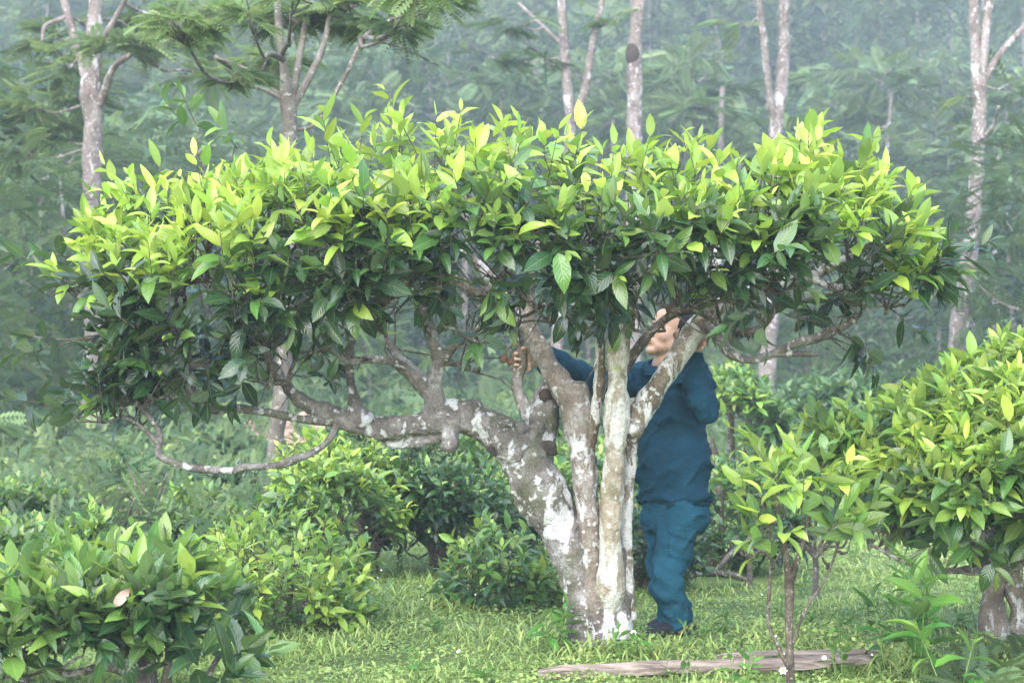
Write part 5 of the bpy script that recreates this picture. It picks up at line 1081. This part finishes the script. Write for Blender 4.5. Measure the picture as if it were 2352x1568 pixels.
M['sandal'] = plain_mat('dark_rubber', (.02, .022, .028), .7)
for (x, dd, fd) in ((1552, 10.08, (-.75, -.66, 0)), (1566, 10.4, (-.8, -.6, 0))):
    a = P(x, 0, dd); a[2] = gz(a[0], a[1]); fd = nrm(np.array(fd)); sdv = np.cross(UP, fd); g = Geo()
    tube(g, [a - fd * .085 + UP * .01, a + UP * .01, a + fd * .1 + UP * .01, a + fd * .21 + UP * .01], [.032, .042, .05, .035], 12, 4, flat=(UP, .25))
    for s_ in (-1, 1): tube(g, [a + fd * .15 + UP * .055, a + fd * .08 + sdv * s_ * .03 + UP * .06, a + fd * .03 + sdv * s_ * .055 + UP * .015], [.008, .010, .008], 7, 4, flat=(UP, .6))
    tube(g, [a + fd * .05 + UP * .05, a + fd * .1 + UP * .046, a + fd * .17 + UP * .035, a + fd * .215 + UP * .025], [.046, .050, .047, .034], 12, 4, flat=(UP, .72))
    g.build('shoe', M['sandal'], pr_)
EXPO = 2.25
# ================================================================== light, air, camera
W = bpy.data.worlds.new('World'); SC.world = W; W.use_nodes = True
t = W.node_tree; t.nodes.clear(); o = t.nodes.new('ShaderNodeOutputWorld'); bg = t.nodes.new('ShaderNodeBackground'); sky = t.nodes.new('ShaderNodeTexSky')
sky.sky_type = 'NISHITA'; sky.sun_disc = False; EL = math.radians(43); AZ = math.radians(200)
sky.sun_elevation = EL; sky.sun_rotation = AZ; sky.air_density = 1.0; sky.dust_density = 1.5; sky.ozone_density = 1.0
bg.inputs['Strength'].default_value = .15
t.links.new(sky.outputs[0], bg.inputs[0]); t.links.new(bg.outputs[0], o.inputs[0])
sl = bpy.data.lights.new('sun', 'SUN'); sl.energy = 1.5; sl.angle = math.radians(110); sl.color = (1, .99, .97)
so = bpy.data.objects.new('sun', sl); COL.objects.link(so)
sd = Vector((math.sin(AZ) * math.cos(EL), math.cos(AZ) * math.cos(EL), math.sin(EL)))
so.rotation_euler = sd.to_track_quat('Z', 'Y').to_euler(); so.location = sd * 30
# misty air
HD = .0016
m = NT('misty_air'); pv = m.t.nodes.new('ShaderNodeVolumePrincipled'); pv.inputs['Density'].default_value = HD; pv.inputs['Color'].default_value = (.74, .85, 1, 1); pv.inputs['Anisotropy'].default_value = 0
m.t.links.new(pv.outputs[0], m.out.inputs['Volume'])
g = Geo(); x0, x1, y0, y1, z0, z1 = -160, 160, -40, 240, -3, 50
g.add([(x, y, z) for z in (z0, z1) for y in (y0, y1) for x in (x0, x1)], [(0, 2, 3, 1), (4, 5, 7, 6), (0, 1, 5, 4), (2, 6, 7, 3), (0, 4, 6, 2), (1, 3, 7, 5)])
tag(g.build('haze', m.m, smooth=False), kind='stuff')
cam = bpy.data.cameras.new('camera'); cam.lens = 70; cam.sensor_width = 36; cam.clip_end = 1000; cam.clip_start = .1
cam.dof.use_dof = True; cam.dof.focus_distance = 9.3; cam.dof.aperture_fstop = 4.5
co = bpy.data.objects.new('camera', cam); COL.objects.link(co); co.location = (0, 0, CAMZ); co.rotation_euler = (math.pi / 2, 0, 0)
SC.camera = co
SC.view_settings.view_transform = 'Standard'; SC.view_settings.look = 'None'; SC.view_settings.exposure = EXPO; SC.view_settings.gamma = 1
SC.view_settings.use_curve_mapping = False
cy = SC.cycles; cy.max_bounces = 6; cy.diffuse_bounces = 4; cy.glossy_bounces = 2; cy.transmission_bounces = 3; cy.volume_bounces = 1; cy.transparent_max_bounces = 8
cy.use_denoising = True; cy.caustics_reflective = False; cy.caustics_refractive = False
SC.render.use_persistent_data = False
